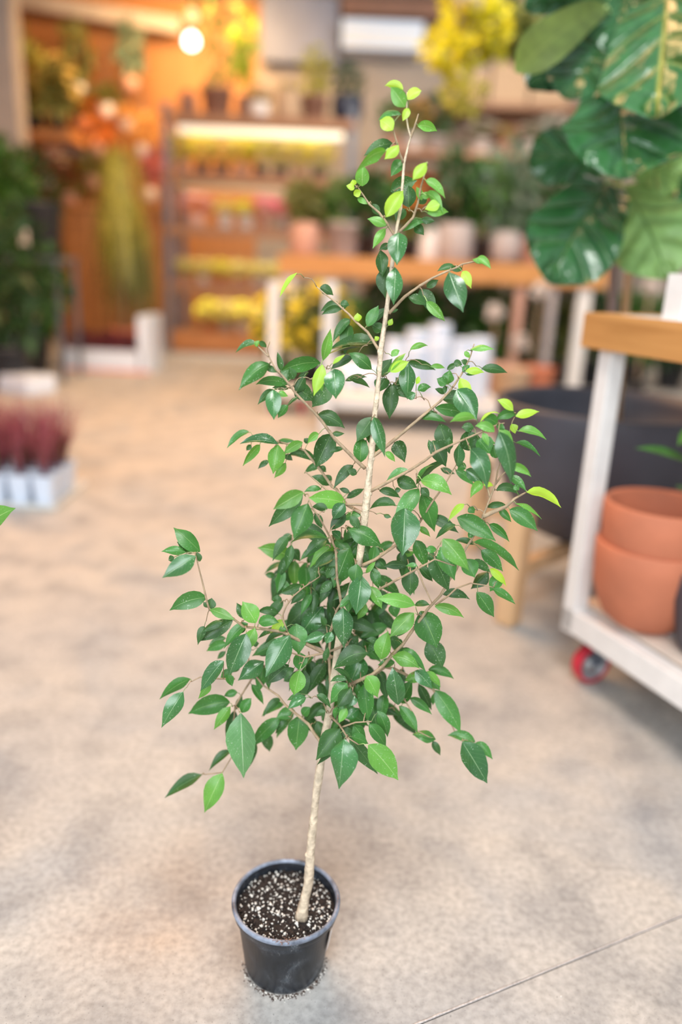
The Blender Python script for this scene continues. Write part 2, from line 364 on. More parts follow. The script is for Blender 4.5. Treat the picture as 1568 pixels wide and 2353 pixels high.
LV = """@700 150 3.484
790 195 655 168 50 y 25
805 335 700 185 85 b 0
825 275 928 210 65 y 15
775 395 603 440 50 m 45
835 345 790 440 45 y 0
708 520 612 447 85 y 10
905 485 1050 525 60 b 20
710 630 495 720 75 d 25
650 690 435 840 60 b 40
755 640 650 745 70 y 0
790 760 700 880 75 m 0
690 1010 885 930 100 d 10
462 968 465 810 85 b
400 990 340 965 45 y
400 960 385 920 40 y
395 1040 450 1010 45 y
978 780 875 910 70 y
970 925 1115 1055 65 b 35
940 1080 900 980 45 b
970 1030 1100 1180 60 b 45
1085 1115 975 1150 75 y
985 1185 1140 1175 60 b 5
655 1215 780 1020 95 y 0
835 1140 830 975 105 d
805 1150 735 1240 80 d
780 1330 975 1260 65 m 45
930 1240 1035 1250 50 d 10
880 1290 950 1355 60 d 10
655 1285 515 1235 60 b 15
650 1305 555 1455 50 b 10
755 1342 742 1580 125 s
690 1465 605 1480 45 d 25
605 1480 622 1680 85 d
665 1615 650 1845 130 d
690 1640 725 1780 50 d
730 1620 715 1895 110 s
935 1040 1010 1040 50 b
540 1110 600 1200 50 d
425 1065 500 1110 35 b
920 1110 970 1040 60 d
@820 560 4.356
985 235 820 275 60 d 20
925 285 1055 655 175 s
1060 278 1140 435 75 y 15
1275 185 1165 160 45 b
1210 140 1335 245 60 b 25
1060 260 930 250 50 d 5
640 455 765 690 130 d
700 580 870 760 80 b
520 540 690 610 90 d 10
700 440 810 370 60 d
105 830 210 635 95 m
120 820 300 650 80 d 10
265 880 150 810 90 d
320 820 355 755 45 y
330 690 410 660 40 d
215 970 185 930 45 y
205 1325 345 1165 110 d
350 1130 425 1075 60 b 20
310 1290 480 1110 60 b 20
340 1285 510 1190 85 y 10
520 1195 510 1530 140 s
595 1405 625 1330 45 y
535 1060 700 1025 50 b 30
515 1190 770 1260 50 d 20
740 1230 875 1245 40 b 10
290 1345 215 1480 130 d
355 1425 465 1440 60 d 20
460 1430 395 1345 60 d
355 1440 495 1540 70 d 10
610 1470 735 1440 70 m 20
1140 1060 1360 1060 40 b 30
1080 1080 1130 1140 40 b
1110 1200 1050 1170 50 d
970 1200 1050 1215 60 d 10
905 1260 1000 1200 45 d
1090 1280 1265 1290 70 y 25
1060 1280 1130 1225 55 m 10
1250 1250 1490 1290 75 d 15
1095 1310 1250 1265 35 m
905 1410 930 1275 100 m
900 1410 810 1355 80 m
1035 1345 1130 1560 100 y
880 1500 790 1455 50 d
890 1420 880 1500 40 d
@520 600 4.9
800 130 618 385 60 y
1055 300 1195 380 90 d 20
1280 490 1085 560 110 d 30
1300 540 1095 600 70 d 30
1285 500 1380 500 80 d 15
1490 680 1480 590 75 y
1400 660 1215 900 75 d 50
1385 715 1340 1030 130 d
1700 920 1190 1000 100 d 40
1540 970 1100 1090 60 d 60
1090 1120 1170 790 90 b
1085 1165 995 1490 120 y
1050 1340 1080 1460 50 b
1060 1150 620 1255 125 m 50
930 1250 820 1310 50 d 20
1215 1215 1235 1525 190 s
1425 1090 1195 1215 90 d 30
1200 1160 1330 1060 30 y
1640 1220 1400 1050 130 m 20
495 1160 170 1430 150 m 60
440 1190 570 1250 60 d
350 930 125 1025 60 d 40
330 960 370 900 50 b
370 910 450 970 50 d 10
620 1240 582 1040 50 d
690 1390 362 1390 75 m 50
700 1440 530 1430 50 d 15
740 1330 620 1240 100 d
760 1330 715 1200 80 d
790 1480 885 1300 110 d
1170 1400 985 1625 180 d
780 1400 960 1560 160 d
545 1450 370 1604 70 d 20
530 1450 537 1760 145 s
590 1470 690 1520 60 b
1340 1350 1568 1310 50 d 30
1390 1330 1600 1420 60 d 30
@500 900 4.9
790 150 690 285 90 m
910 65 790 160 40 d
1130 260 1410 400 150 d 50
1290 470 1420 470 60 d
355 450 125 625 85 m 40
680 590 285 590 115 s 45
380 600 330 660 50 d
480 600 300 820 70 b 20
665 570 860 560 45 m 20
960 570 755 700 90 b 20
680 595 630 900 165 b
770 800 650 960 80 b
580 780 465 865 60 d 20
755 715 840 770 60 d
1120 790 805 730 80 d 60
1140 480 1025 575 80 b 30
1025 580 980 530 60 d
1280 480 1120 830 190 d
1420 640 1265 690 55 d 10
1160 830 990 915 70 d 30
1150 840 1220 900 60 d
1280 1050 1070 960 90 d 10
1290 1000 1200 950 60 d
1530 830 1325 1075 90 d 50
1568 930 1470 880 70 d
1170 1100 990 1130 60 m 30
965 1130 655 1310 150 b
960 1150 608 1490 160 d
1020 1260 872 1627 210 m
1440 1250 1055 1200 170 b 10
1430 1260 1310 1425 130 s
1240 1320 1075 1300 80 d 10
1080 1390 990 1410 50 d
1100 1370 1170 1530 80 d
1440 1370 1280 1550 120 d
1650 1370 1380 1470 70 m 40
1500 1400 1590 1540 90 d
1490 1140 1380 1095 50 d 5
1455 1200 1640 1100 70 d
@780 880 4.9
385 385 210 640 170 d
320 460 355 690 100 d
390 390 505 800 125 s 40
580 10 565 375 150 d
235 895 250 625 140 m
300 640 240 880 60 d
400 790 460 650 60 d
620 670 730 880 140 d 40
520 780 620 880 60 b 10
770 170 855 120 80 s
790 985 545 1105 100 m 30
650 1090 860 1170 130 d
865 1150 1060 945 70 m 60
870 1140 1185 910 80 d 60
920 1100 1240 1250 160 b 50
450 1215 670 1290 80 d 30
635 1380 365 1420 90 d 70
630 1210 690 1200 50 d
895 1190 640 1565 160 m
930 1245 1062 1640 190 m
920 1180 1010 1280 80 d
500 1480 580 1510 50 d
920 400 1180 440 90 m 40
1110 360 1000 330 60 d 10
1080 280 1470 370 95 m 20
1170 190 1490 300 150 d 60
1530 400 1270 440 80 b 40
1130 460 1235 770 170 d
1050 650 1190 920 150 d
1050 790 1010 650 60 d
1220 770 1240 620 90 d
1330 940 1350 700 110 s
1430 940 1340 970 80 m 10
1140 960 1290 1020 60 d
@1000 860 4.9
250 170 455 490 210 s 10
880 410 715 300 85 y 20
905 460 700 520 90 m 50
910 475 1155 425 75 y 10
510 540 715 455 50 y 60
700 560 545 510 110 m 30
720 620 760 560 80 m
440 600 310 600 100 d 10
670 650 470 590 90 b 40
380 860 380 640 210 d
540 660 600 800 60 b 10
680 780 575 770 50 b 15
690 945 650 800 110 m
720 650 845 1180 150 s 20 60
725 620 880 800 120 b
865 560 900 660 80 y
940 640 1230 730 60 b 50
910 770 1165 915 70 m 40
850 1040 1065 1145 80 b 45
835 1165 1015 1310 80 m 50
690 1310 935 1360 80 d 80
885 1260 945 1300 60 m 5
1035 1330 1390 1490 70 y 60
905 1455 1180 1620 60 b 60
840 1525 1130 1745 150 m 30
590 1500 790 1480 50 d 25
330 1460 165 1640 75 y 40
380 1500 440 1560 70 m
540 1240 410 1380 90 b 50
540 1240 650 1255 50 y 10
400 850 570 1260 180 s 60 60
490 730 610 880 180 m
410 890 545 1110 90 s
230 1080 430 1250 90 m 40
350 1080 530 1240 110 s 30
@1000 1140 4.9
250 240 650 485 170 m 30
-60 230 240 400 100 d 20
230 320 25 470 80 d 30
610 320 820 500 70 m 40
720 130 850 280 70 m
440 545 235 510 60 d 20
440 520 905 815 110 m 40
520 610 745 830 130 m 20
90 480 360 810 190 b 20
60 570 210 920 170 m
350 710 440 900 160 m
-30 670 145 1050 200 d 20
410 740 610 850 100 d 20
600 850 420 1030 130 d
740 900 630 1060 120 m
620 820 790 1000 60 y 30
650 1045 885 1205 75 m 15
470 1080 650 1340 140 m
90 1110 370 1160 90 d 50
0 1245 300 1360 85 b 40
380 470 450 380 60 m
@780 1160 4.9
740 40 715 530 270 s
110 280 460 465 190 m 30
400 460 370 660 110 m
860 400 975 700 130 m 30
980 500 1095 510 70 m
1000 560 1060 620 90 d
890 260 1015 355 60 b 20
850 530 710 590 50 b 10
640 480 790 540 60 d
770 550 780 670 50 d
760 690 510 700 90 d 30
880 690 760 690 50 m 10
420 600 530 720 110 d
800 740 800 1000 160 d
900 700 1040 850 100 d
380 710 440 930 100 m
300 770 400 650 50 b
200 670 170 880 140 m
250 800 195 1200 210 s
350 920 470 1150 110 b
850 1130 450 1060 130 b 20
850 1130 1010 1130 70 d 20
590 1130 640 1260 120 m
370 1180 530 1370 160 d
540 1370 250 1500 120 m 30
380 1390 260 1270 130 d
@560 1180 4.9
940 280 560 330 100 m 70
560 260 420 320 80 d 15
940 290 700 490 110 d 30
540 490 190 395 150 b 20
540 400 630 530 110 d 15
575 530 575 810 115 b
1040 345 770 590 130 b 30
1020 430 800 610 90 d
1010 510 830 600 50 d
700 550 715 950 170 m
510 590 330 950 190 d
520 580 250 680 60 d 60
350 700 250 690 60 d
640 800 430 890 90 d -20
720 560 800 440 60 d
940 720 750 980 170 d
1000 760 870 890 90 d
830 650 930 690 60 d
1010 600 940 720 90 d
880 610 900 640 60 m
1090 280 1000 200 90 s
1190 390 1030 800 240 m
1120 810 975 1200 180 d
700 870 545 1010 90 d 10
380 1010 380 920 90 d
780 990 500 1270 190 d
890 1045 640 1370 200 s
1190 950 1090 1050 70 m
1060 730 1090 800 60 d
1120 1060 1130 1480 200 s
960 1320 740 1310 110 d 20
910 1370 700 1440 100 s 15
590 1240 620 1560 190 m
920 1260 880 1160 60 d
140 1230 0 1010 170 b
390 1130 175 1110 80 d 30
170 1230 380 1230 110 m 20
460 1200 315 1330 90 y
400 1310 180 1400 60 d 20
470 1350 250 1470 70 d 50
400 1300 480 1310 70 m
1200 900 1180 1100 100 m
1380 1020 1290 1180 90 b
@360 1180 4.9
490 430 215 180 170 m
330 440 75 430 85 m 25
440 480 95 705 170 s
430 440 245 330 90 d
200 490 140 525 60 d
490 540 450 440 60 d
565 950 180 1080 160 m 40
600 1075 620 960 100 d
570 1060 530 1000 40 d
600 1080 860 1190 95 b 10
1000 1190 910 1020 80 d
750 1220 520 1340 80 d 30
540 1270 470 1465 80 d 30
860 1195 490 1425 100 d
1030 1240 780 1500 110 m 50
1010 1280 880 1340 70 d
@360 1440 4.9
1110 20 980 270 130 b
1010 80 830 510 210 s
780 130 600 210 70 d 20
790 190 580 270 90 m 20
780 280 690 360 50 d
755 385 515 700 150 s 20
610 630 480 800 80 b
850 520 730 570 90 m 10
800 540 850 660 80 m
940 440 840 510 60 d
1210 390 940 590 160 s
1500 100 1250 530 220 s
1210 430 1155 710 110 m
1490 430 1260 630 120 d
1550 470 1370 580 80 d
1540 540 1440 610 80 d
1070 650 1195 860 70 m 20
1150 240 1260 320 100 d
1080 200 1150 190 60 d
380 590 60 800 80 m 30
300 735 75 1105 150 s
825 850 395 970 170 m 30
910 740 770 780 70 m 10
830 900 660 1140 100 b
900 930 960 790 60 d
960 970 1060 820 100 m 20
880 940 815 1330 110 d
950 975 978 1644 270 l
1390 1030 1080 1340 130 m 20
1120 1300 990 1620 110 d
1230 1190 1270 1390 110 d
1400 820 1220 1000 70 d 50
1560 950 1360 1030 110 m 20
1480 1060 1350 1190 80 d
845 1403 610 1608 80 d 40
510 1668 125 1908 110 d 25
740 1653 555 2058 170 b
@640 1440 4.9
240 290 240 480 140 m
300 420 395 350 70 m 10
240 490 180 750 150 b
320 630 290 780 90 m
260 750 110 825 50 m
310 800 120 920 90 s 20
270 1000 350 910 90 m
240 1000 200 1360 190 m
695 1150 445 1475 200 d 10
680 1220 455 1530 110 d
740 1265 686 1784 260 s
1015 1330 1323 1695 220 b 20
800 1250 1093 1627 110 d
710 1160 850 1240 90 d
800 1120 880 1250 50 d
850 1110 980 1280 130 m
1020 1100 1200 1340 120 m 20
1115 950 1220 1220 110 m 0 40
970 640 1005 1030 150 m
990 560 1110 780 150 b 20
1000 300 655 460 180 d 60
940 340 820 615 210 s
810 590 640 490 50 d 40
770 600 600 620 60 d 40
775 640 600 850 150 m 10
815 690 670 900 140 d
430 770 580 910 70 d 30
530 960 430 1010 60 d 15
660 900 640 1030 60 m
740 850 690 1000 50 m
770 920 690 1070 80 b
860 780 800 890 90 s
910 920 755 1025 90 s -15
840 890 800 980 50 d
900 640 900 800 60 m
1160 560 1220 800 85 d
1350 880 1290 490 170 s
1380 860 1500 620 140 m
1360 890 1550 1170 110 m 0 30
1285 340 1568 460 140 b 40
1310 400 1135 430 90 m
1400 240 1540 340 80 d
600 60 540 180 90 s
520 390 560 240 60 d
1010 280 1120 200 70 d 10
1130 190 1000 150 60 d 20
1030 290 1110 370 80 d
@840 1380 4.9
545 140 295 390 170 b
170 660 250 370 160 b
620 120 790 500 250 m 0 20
700 450 855 740 190 d 0 20
340 440 410 520 80 d
500 260 360 400 80 d
410 550 660 780 80 m 30
560 790 740 980 130 s 20
690 800 835 960 70 b 15
720 860 830 1000 110 m
640 830 460 900 100 b
780 1010 1050 1460 170 m 20 30
600 940 735 1210 90 d
770 1050 760 1170 50 m
500 1100 730 1270 80 m 30
710 780 975 875 90 m 50
@780 1560 3.92
870 545 675 505 100 m 20
840 560 905 680 55 d
1225 570 995 515 75 m 30
1110 570 1315 910 190 s
1225 580 1370 715 70 m 25
110 520 250 580 80 m 10
"""

POT = onz(658, 2065, .14); POT.z = 0
base0 = onz(694, 2104, .126)
fig = empty('fig_tree', (POT.x, POT.y, 0), 'tall slender green fig tree in a black nursery pot on the concrete', 'tree')
INV = Matrix.Translation((-POT.x, -POT.y, 0))
def obj_l(mb, name, mats, parent, smooth=True):   # mesh built in world coordinates, moved into the tree's own frame
    mb.v = [(v[0]-POT.x, v[1]-POT.y, v[2]) for v in mb.v]
    return mb.obj(name, mats, parent, smooth)
topp = at(936, 212, base0.y+.21); tdir = (topp-base0).normalized(); pn = Rt.cross(tdir).normalized()
def tp(x, y, off=0):        # point on the leaning plane of the trunk, off metres away from the viewer
    d = ray(x, y); s = (base0-CAM).dot(pn)/d.dot(pn); s0 = d.length
    return CAM + d*(s + off/s0)
PXM = 1.19/FPX
TRK = None
skel = []   # (x, y, off)
branches = []
last = None
for ln in BR.strip().split('\n'):
    k, off, *pts = ln.split(); off = float(off); pts = [tuple(map(float, p.split(','))) for p in pts]; n = len(pts)
    if k == 'T': P = [(x, y, 0.0) for x, y in pts]
    elif k == 'B': P = [(x, y, off*min(1, (i/(n-1))*1.3)) for i, (x, y) in enumerate(pts)]
    else:
        q = min(branches[-1][1] if branches[-1][0] != 'C' else last, key=lambda s: (s[0]-pts[0][0])**2+(s[1]-pts[0][1])**2)
        P = [(x, y, q[2]+off*i/(n-1)) for i, (x, y) in enumerate(pts)]
    if k != 'C': last = P
    branches.append((k, P))
def dens(P, step=8):
    out = []
    for a, b in zip(P, P[1:]):
        n = max(1, int(math.hypot(a[0]-b[0], a[1]-b[1])/step))
        out += [tuple(a[i]+(b[i]-a[i])*j/n for i in range(3)) for j in range(n)]
    return out+[P[-1]]
mbs = []
for bi, (k, P) in enumerate(branches):
    D = dens(P); n = len(D)
    if k == 'T':
        rs = []
        for x, y, o in D:
            r = np.interp(y, [200, 300, 370, 450, 560, 700, 800, 950, 1050, 1100, 1300, 1500, 1750, 1950, 2060, 2095, 2108], [1.4, 2, 2.6, 3.3, 4.2, 5.2, 5.8, 6.2, 7.6, 8.4, 9.2, 9.6, 9.6, 10.8, 13, 15, 18])
            rs.append(r*PXM*(1+.10*math.sin(y*.045)*math.sin(y*.013)))
        bw = [tp(*p) for p in D]
        mb = MB().tube(bw, rs, 14, bump=.05)
        for yy in (1963, 1078, 1131, 806, 714, 1180, 1050):      # small knots at the nodes
            j = min(range(n), key=lambda i: abs(D[i][1]-yy)); c = bw[j]+Rt*rs[j]*.7*(1 if yy in (1131, 714, 1050) else -1)
            mb.lathe([(0, -.006), (rs[j]*.5, -.003), (rs[j]*.6, 0), (rs[j]*.4, .004), (0, .006)], 8, c=tuple(c))
        obj_l(mb, 'trunk', M['bark'], fig)
        mbs.append(None)
    else:
        w0 = min(3.6, 1.5+n*.045) if k == 'B' else 1.4
        if bi == 13: w0 = 5
        rs = [PXM*(w0*(1-j/n)**.8+1.1) for j in range(n)]
        mbs.append((MB(), [tp(*p) for p in D], rs)); mbs[-1][0].tube(mbs[-1][1], rs, 7, bump=.08)
    for j, p in enumerate(D): skel.append((*p, bi))
leaves = []
org = None
for ln in LV.strip().split('\n'):
    if ln[0] == '@':
        a = ln[1:].split(); org = (float(a[0]), float(a[1]), float(a[2])); continue
    a = ln.split(); v = list(map(float, a[:5])); s = org[2]
    leaves.append(dict(b=(org[0]+v[0]/s, org[1]+v[1]/s), t=(org[0]+v[2]/s, org[1]+v[3]/s), w=v[4]/s*1.22, c=a[5],
                       u=float(a[6])/s if len(a) > 6 else 0, cx=float(a[7])/s if len(a) > 7 else 0))
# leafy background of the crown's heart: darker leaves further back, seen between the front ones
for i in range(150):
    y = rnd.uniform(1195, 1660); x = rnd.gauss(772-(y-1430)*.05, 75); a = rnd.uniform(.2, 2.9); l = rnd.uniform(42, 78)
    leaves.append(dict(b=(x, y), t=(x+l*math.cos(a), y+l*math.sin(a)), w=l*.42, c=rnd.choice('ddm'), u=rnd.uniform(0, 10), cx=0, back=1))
TRK = [(x_, y_) for x_, y_, _ in branches[0][1]]; TRK.sort(key=lambda q_: q_[1])
TW = MB()
def d2(s, p): return (s[0]-p[0])**2+(s[1]-p[1])**2
for lf in leaves:      # tips reach a little further than traced
    b, t = lf['b'], lf['t']; lf['t'] = (t[0]+(t[0]-b[0])*.09, t[1]+(t[1]-b[1])*.09)
for lf in leaves: lf['near'] = min(d2(s, lf['b']) for s in skel)
leaves.sort(key=lambda l: l['near'])
zoff = {'d': .022, 'm': .004, 'b': -.012, 's': -.024, 'y': -.016, 'l': -.03}
for lf in leaves:
    b = lf['b']; near = min(skel, key=lambda s: d2(s, b)+(900 if s[3] == 0 else 0)); dist = math.sqrt(d2(near, b))
    L = math.hypot(lf['t'][0]-b[0], lf['t'][1]-b[1])
    off = near[2] + zoff[lf['c']]*(.5+L/90) + rnd.uniform(-.012, .012)
    if lf.get('back'): off = rnd.uniform(.03, .12)
    tx_ = np.interp(b[1], [q_[1] for q_ in TRK], [q_[0] for q_ in TRK])
    if not lf.get('back') and 1215 < max(b[1], lf['t'][1]) and min(b[1], lf['t'][1]) < 1700 and min(b[0], lf['t'][0])-22 < tx_ < max(b[0], lf['t'][0])+22: off = min(off, rnd.uniform(-.06, -.035))
    lf['off'] = off
    A = tp(near[0], near[1], near[2]); B = tp(b[0], b[1], off)
    bi = near[3] if near[3] else 13
    if mbs[bi] is None: bi = 13
    gap = (B-A).length
    if gap > .022:       # a fine twig carries it
        e = A+(B-A)*max(.55, 1-.014/gap); mid = (A+e)/2 + Vector((0, 0, .12*gap)) + Rt*rnd.uniform(-.06, .06)*gap
        TW.tube([A, (A+mid)/2+Vector((0, 0, .03*gap)), mid, (mid+e)/2+Vector((0, 0, .02*gap)), e], [PXM*1.3, PXM*1.25, PXM*1.15, PXM*1.05, PXM*.95], 5)
        lf['att'] = e
        for k in range(1, 5):
            f = k/5*max(.55, 1-.014/gap); skel.append((near[0]+(b[0]-near[0])*f, near[1]+(b[1]-near[1])*f, near[2]+(off-near[2])*f, bi))
    else: lf['att'] = A
    lf['B'] = B
for (k, P), t in zip(branches, mbs):
    if t: obj_l(t[0], 'branch', M['twig'], fig)
o = obj_l(TW, 'fine_twigs', M['twig'], fig); o['kind'] = 'stuff'
leaves.sort(key=lambda l: -math.hypot(l['t'][0]-l['b'][0], l['t'][1]-l['b'][1])*l['w'])
small = MB(); KEYS = 'dmslby'
for i, lf in enumerate(leaves):
    b, t = lf['b'], lf['t']; L = math.hypot(t[0]-b[0], t[1]-b[1])*PXM
    B = lf['B']
    dz = rnd.uniform(-.3, .3)*L
    if t[1] > b[1]+20: dz = rnd.uniform(-.35, .05)*L       # hanging tips come towards the viewer
    Tt = tp(t[0], t[1], lf['off']+dz)
    s = (B-CAM).length/1.19
    w = lf['w']*PXM*s; wt = max(w, .37*L); rl = math.acos(min(1, w/wt))*rnd.choice((-1, 1))*.95
    view = (CAM-(B+Tt)/2).normalized()*1.0 + Vector((0, 0, .25)); view.normalize()
    bow = Up*lf['u']*PXM*.75*s + Rt*lf['cx']*PXM*.5*s + view*rnd.uniform(.04, .15)*L
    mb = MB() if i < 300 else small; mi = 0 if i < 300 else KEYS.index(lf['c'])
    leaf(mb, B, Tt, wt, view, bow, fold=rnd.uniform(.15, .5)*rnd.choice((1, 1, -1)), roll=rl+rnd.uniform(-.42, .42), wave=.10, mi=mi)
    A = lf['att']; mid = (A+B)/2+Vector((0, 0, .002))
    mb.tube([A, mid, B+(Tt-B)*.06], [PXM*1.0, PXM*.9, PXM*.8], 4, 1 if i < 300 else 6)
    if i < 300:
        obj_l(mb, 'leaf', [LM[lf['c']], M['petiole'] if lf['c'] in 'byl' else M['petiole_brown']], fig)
o = obj_l(small, 'small_leaves', [LM[k] for k in KEYS]+[M['petiole_brown']], fig); o['kind'] = 'stuff'
# pot (built in the pot's own frame)
RT, RB, HP = .0925, .070, .140
mk, nt, bb = new('scuffed_black_pot'); tc = N(nt, 'ShaderNodeTexCoord')
n1 = N(nt, 'ShaderNodeTexNoise', Scale=14.0, Detail=6.0, Distortion=1.5); nt.links.new(tc.outputs['Object'], n1.inputs['Vector'])
mp = N(nt, 'ShaderNodeMapping'); mp.inputs['Scale'].default_value = (3, 3, .7); mp.inputs['Rotation'].default_value = (.5, .3, 0); nt.links.new(tc.outputs['Object'], mp.inputs[0])
n2 = N(nt, 'ShaderNodeTexNoise', Scale=34.0, Detail=3.0, Distortion=3.0); nt.links.new(mp.outputs[0], n2.inputs['Vector'])
r1 = ramp(nt, n1.outputs[0], [(.40, (.008, .010, .014)), (.58, (.018, .023, .032)), (.74, (.09, .11, .13))])
r2 = ramp(nt, n2.outputs[0], [(.492, (0, 0, 0)), (.5, (.30, .30, .30)), (.508, (0, 0, 0))])
g = ramp(nt, n1.outputs[0], [(.5, (0, 0, 0)), (.6, (1, 1, 1))])
mg = N(nt, 'ShaderNodeMix', data_type='RGBA', blend_type='MULTIPLY'); mg.inputs[0].default_value = 1; nt.links.new(r2.outputs[0], mg.inputs[6]); nt.links.new(g.outputs[0], mg.inputs[7])
ma = N(nt, 'ShaderNodeMix', data_type='RGBA', blend_type='ADD'); ma.inputs[0].default_value = 1; nt.links.new(r1.outputs[0], ma.inputs[6]); nt.links.new(mg.outputs[2], ma.inputs[7])
nt.links.new(ma.outputs[2], bb.inputs['Base Color']); bb.inputs['Roughness'].default_value = .38
pot = MB().lathe([(0, .004), (RB-.006, .004), (RB-.003, 0), (RB, .003), (RB+.002, .012), (RT-.0075, HP-.022), (RT-.003, HP-.020), (RT-.0005, HP-.016), (RT+.001, HP-.004), (RT, HP), (RT-.0035, HP+.001), (RT-.0055, HP-.003), (RT-.008, HP-.03), (RB-.006, .02), (0, .02)], 72).obj('pot', mk, fig)
rim = tag(MB().lathe([(RT+.0006, HP-.007), (RT+.0028, HP-.004), (RT+.003, HP), (RT+.001, HP+.0028), (RT-.0025, HP+.003), (RT-.0048, HP), (RT-.005, HP-.005)], 72).obj('rim', mat('worn_grey_rim', (.19, .22, .28), .42, .7, 40), pot), 'scuffed grey-blue rolled rim')
# sticker on the right side
mb = MB(); vs = []
for i in range(9):
    a = math.radians(-22+i*3)
    for z in (.058, .106):
        r = RB+.003+(RT-.0075-RB)*(z-.012)/(HP-.034)+.0006; vs.append((r*math.cos(a), r*math.sin(a), z))
tag(mb.add(vs, [(2*i, 2*i+2, 2*i+3, 2*i+1) for i in range(8)]).obj('sticker', M['label'], pot), 'white sticker on the side of the pot')
# soil with lumps and perlite
mb = MB(); n = 40; vs = [(0, 0, HP-.016)]; fs = []
for i in range(1, 15):
    for k in range(n):
        a = 2*math.pi*k/n; r = (RT-.007)*i/14; vs.append((r*math.cos(a), r*math.sin(a), HP-.017+rnd.uniform(-.002, .0025)-(.003 if i > 12 else 0)))
for k in range(n): fs.append((0, 1+k, 1+(k+1) % n))
for i in range(13):
    for k in range(n): a = 1+i*n+k; b = 1+i*n+(k+1) % n; fs.append((a, a+n, b+n, b))
soil = mb.add(vs, fs).obj('soil', M['soil'], fig)
def grit(mb, x, y, z, r, mi=0):
    q = [(1,0,0),(-1,0,0),(0,1,0),(0,-1,0),(0,0,1),(0,0,-1)]; A = Quaternion((rnd.random(), rnd.random(), rnd.random()), rnd.uniform(0, 6))
    mb.add([Vector((x, y, z)) + (A @ Vector(p))*r*rnd.uniform(.6, 1.25) for p in q], [(0,2,4),(2,1,4),(1,3,4),(3,0,4),(2,0,5),(1,2,5),(3,1,5),(0,3,5)], mi)
per, lump = MB(), MB()
for i in range(620):
    a = rnd.uniform(0, 6.283); r = (RT-.009)*math.sqrt(rnd.random()); sz = rnd.choice((.0008, .0011, .0014, .0018, .0024, .0030)) if rnd.random() < .94 else .0040
    grit(per, r*math.cos(a), r*math.sin(a), HP-.0155+rnd.uniform(-.001, .002), sz*.9)
for i in range(750):
    a = rnd.uniform(0, 6.283); r = (RT-.009)*math.sqrt(rnd.random()); grit(lump, r*math.cos(a), r*math.sin(a), HP-.016, rnd.uniform(.002, .0048))
tag(per.obj('perlite', M['perlite'], soil, False), 'white perlite grains', kind='stuff'); tag(lump.obj('soil_lumps', mat('peat', (.028, .018, .014), .95, .5, 200), soil, False), kind='stuff')
mb = MB()
for i in range(46):       # fibres caught on the front of the rim
    a = math.radians(rnd.gauss(-88, 7)); r = RT+rnd.uniform(-.007, .003); p = Vector((r*math.cos(a), r*math.sin(a), HP+.0025)); d = Vector((rnd.uniform(-1, 1), rnd.uniform(-1, .4), rnd.uniform(-.9, .7))).normalized()*rnd.uniform(.003, .009)
    mb.tube([p, p+d*.5+Vector((0, 0, .001)), p+d], .00035, 3)
for i in range(26):
    a = math.radians(rnd.choice((rnd.gauss(-88, 10), rnd.gauss(0, 18), rnd.gauss(85, 10)))); grit(mb, (RT-.001)*math.cos(a), (RT-.001)*math.sin(a), HP+.0035, rnd.uniform(.0006, .0016))
tag(mb.obj('rim_debris', mat('brown_fibre', (.30, .17, .12), .9, .4, 300), pot), kind='stuff')
mb = MB()
for i in range(330):
    a = math.radians(rnd.gauss(-80, 48)); r = RB+.001+abs(rnd.gauss(0, .004)); sz = rnd.uniform(.0007, .0019)
    grit(mb, POT.x+r*math.cos(a), POT.y+r*math.sin(a), sz*.6, sz, 1 if rnd.random() < .22 else 0)
for x, y in ((645, 1752), (300, 2200), (1020, 2090), (930, 2064), (1290, 2290), (980, 2235)):
    q = onz(x, y); grit(mb, q.x, q.y, .001, .0014, rnd.choice((0, 1)))
tag(mb.obj('soil_crumbs', [mat('crumb', (.06, .035, .025), .9, .4), M['perlite']], None, False), 'spilled potting soil crumbs around the foot of the black pot', 'soil', kind='stuff')
# ------------------------------------------------------------------ background plants and pots: shared kinds, copied
def cloud(n, rx, rz, s, col, seed, shape='ball', asp=.5):
    """leaf cloud: n bent leaves filling a rounded crown that stands on z=0"""
    r = random.Random(seed); mb = MB()
    for i in range(n):
        while True:
            p = Vector((r.uniform(-1, 1), r.uniform(-1, 1), r.uniform(-1, 1)))
            if .25 < p.length < 1: break
        p = p*max(.45, 1-.75*s)
        P = Vector((p.x*rx, p.y*rx, rz+p.z*rz)); d = (p+Vector((r.uniform(-.6, .6), r.uniform(-.6, .6), r.uniform(-.5, .6)))).normalized()
        q = d.cross(Vector((r.uniform(-1, 1), r.uniform(-1, 1), r.uniform(-1, 1)))).normalized(); l = s*r.uniform(.7, 1.3); w = l*asp*.5
        t = P+d*l+Vector((0, 0, -.2*l)); m = P+d*l*.5
        mb.add([P, m+q*w, t, m-q*w], [(0, 1, 2, 3)])
    return mb
def blades(n, h, spread, w, seed, droop=.3):
    """narrow arching blades from one base"""
    r = random.Random(seed); mb = MB()
    for i in range(n):
        a = r.uniform(0, 6.283); o = Vector((math.cos(a), math.sin(a), 0)); x = Vector((-o.y, o.x, 0)); hh = h*r.uniform(.6, 1.05); sp = spread*r.uniform(.2, 1)
        pts = [o*sp*f*(1+f) * .5 + Vector((0, 0, hh*(f-droop*f**3*(sp/spread)))) + o*.02*spread for f in (0, .33, .66, 1)]
        vs = [];
        for k, p in enumerate(pts): ww = w*(1, 1, .8, .1)[k]; vs += [p-x*ww/2, p+x*ww/2]
        mb.add(vs, [(2*k, 2*k+1, 2*k+3, 2*k+2) for k in range(3)])
    return mb
MESH = {}
def mesh(key, mk, mats, smooth=True):
    if key not in MESH:
        o = mk().obj(key.split('|')[0], mats, None, smooth); MESH[key] = o.data; bpy.data.objects.remove(o)
    return MESH[key]
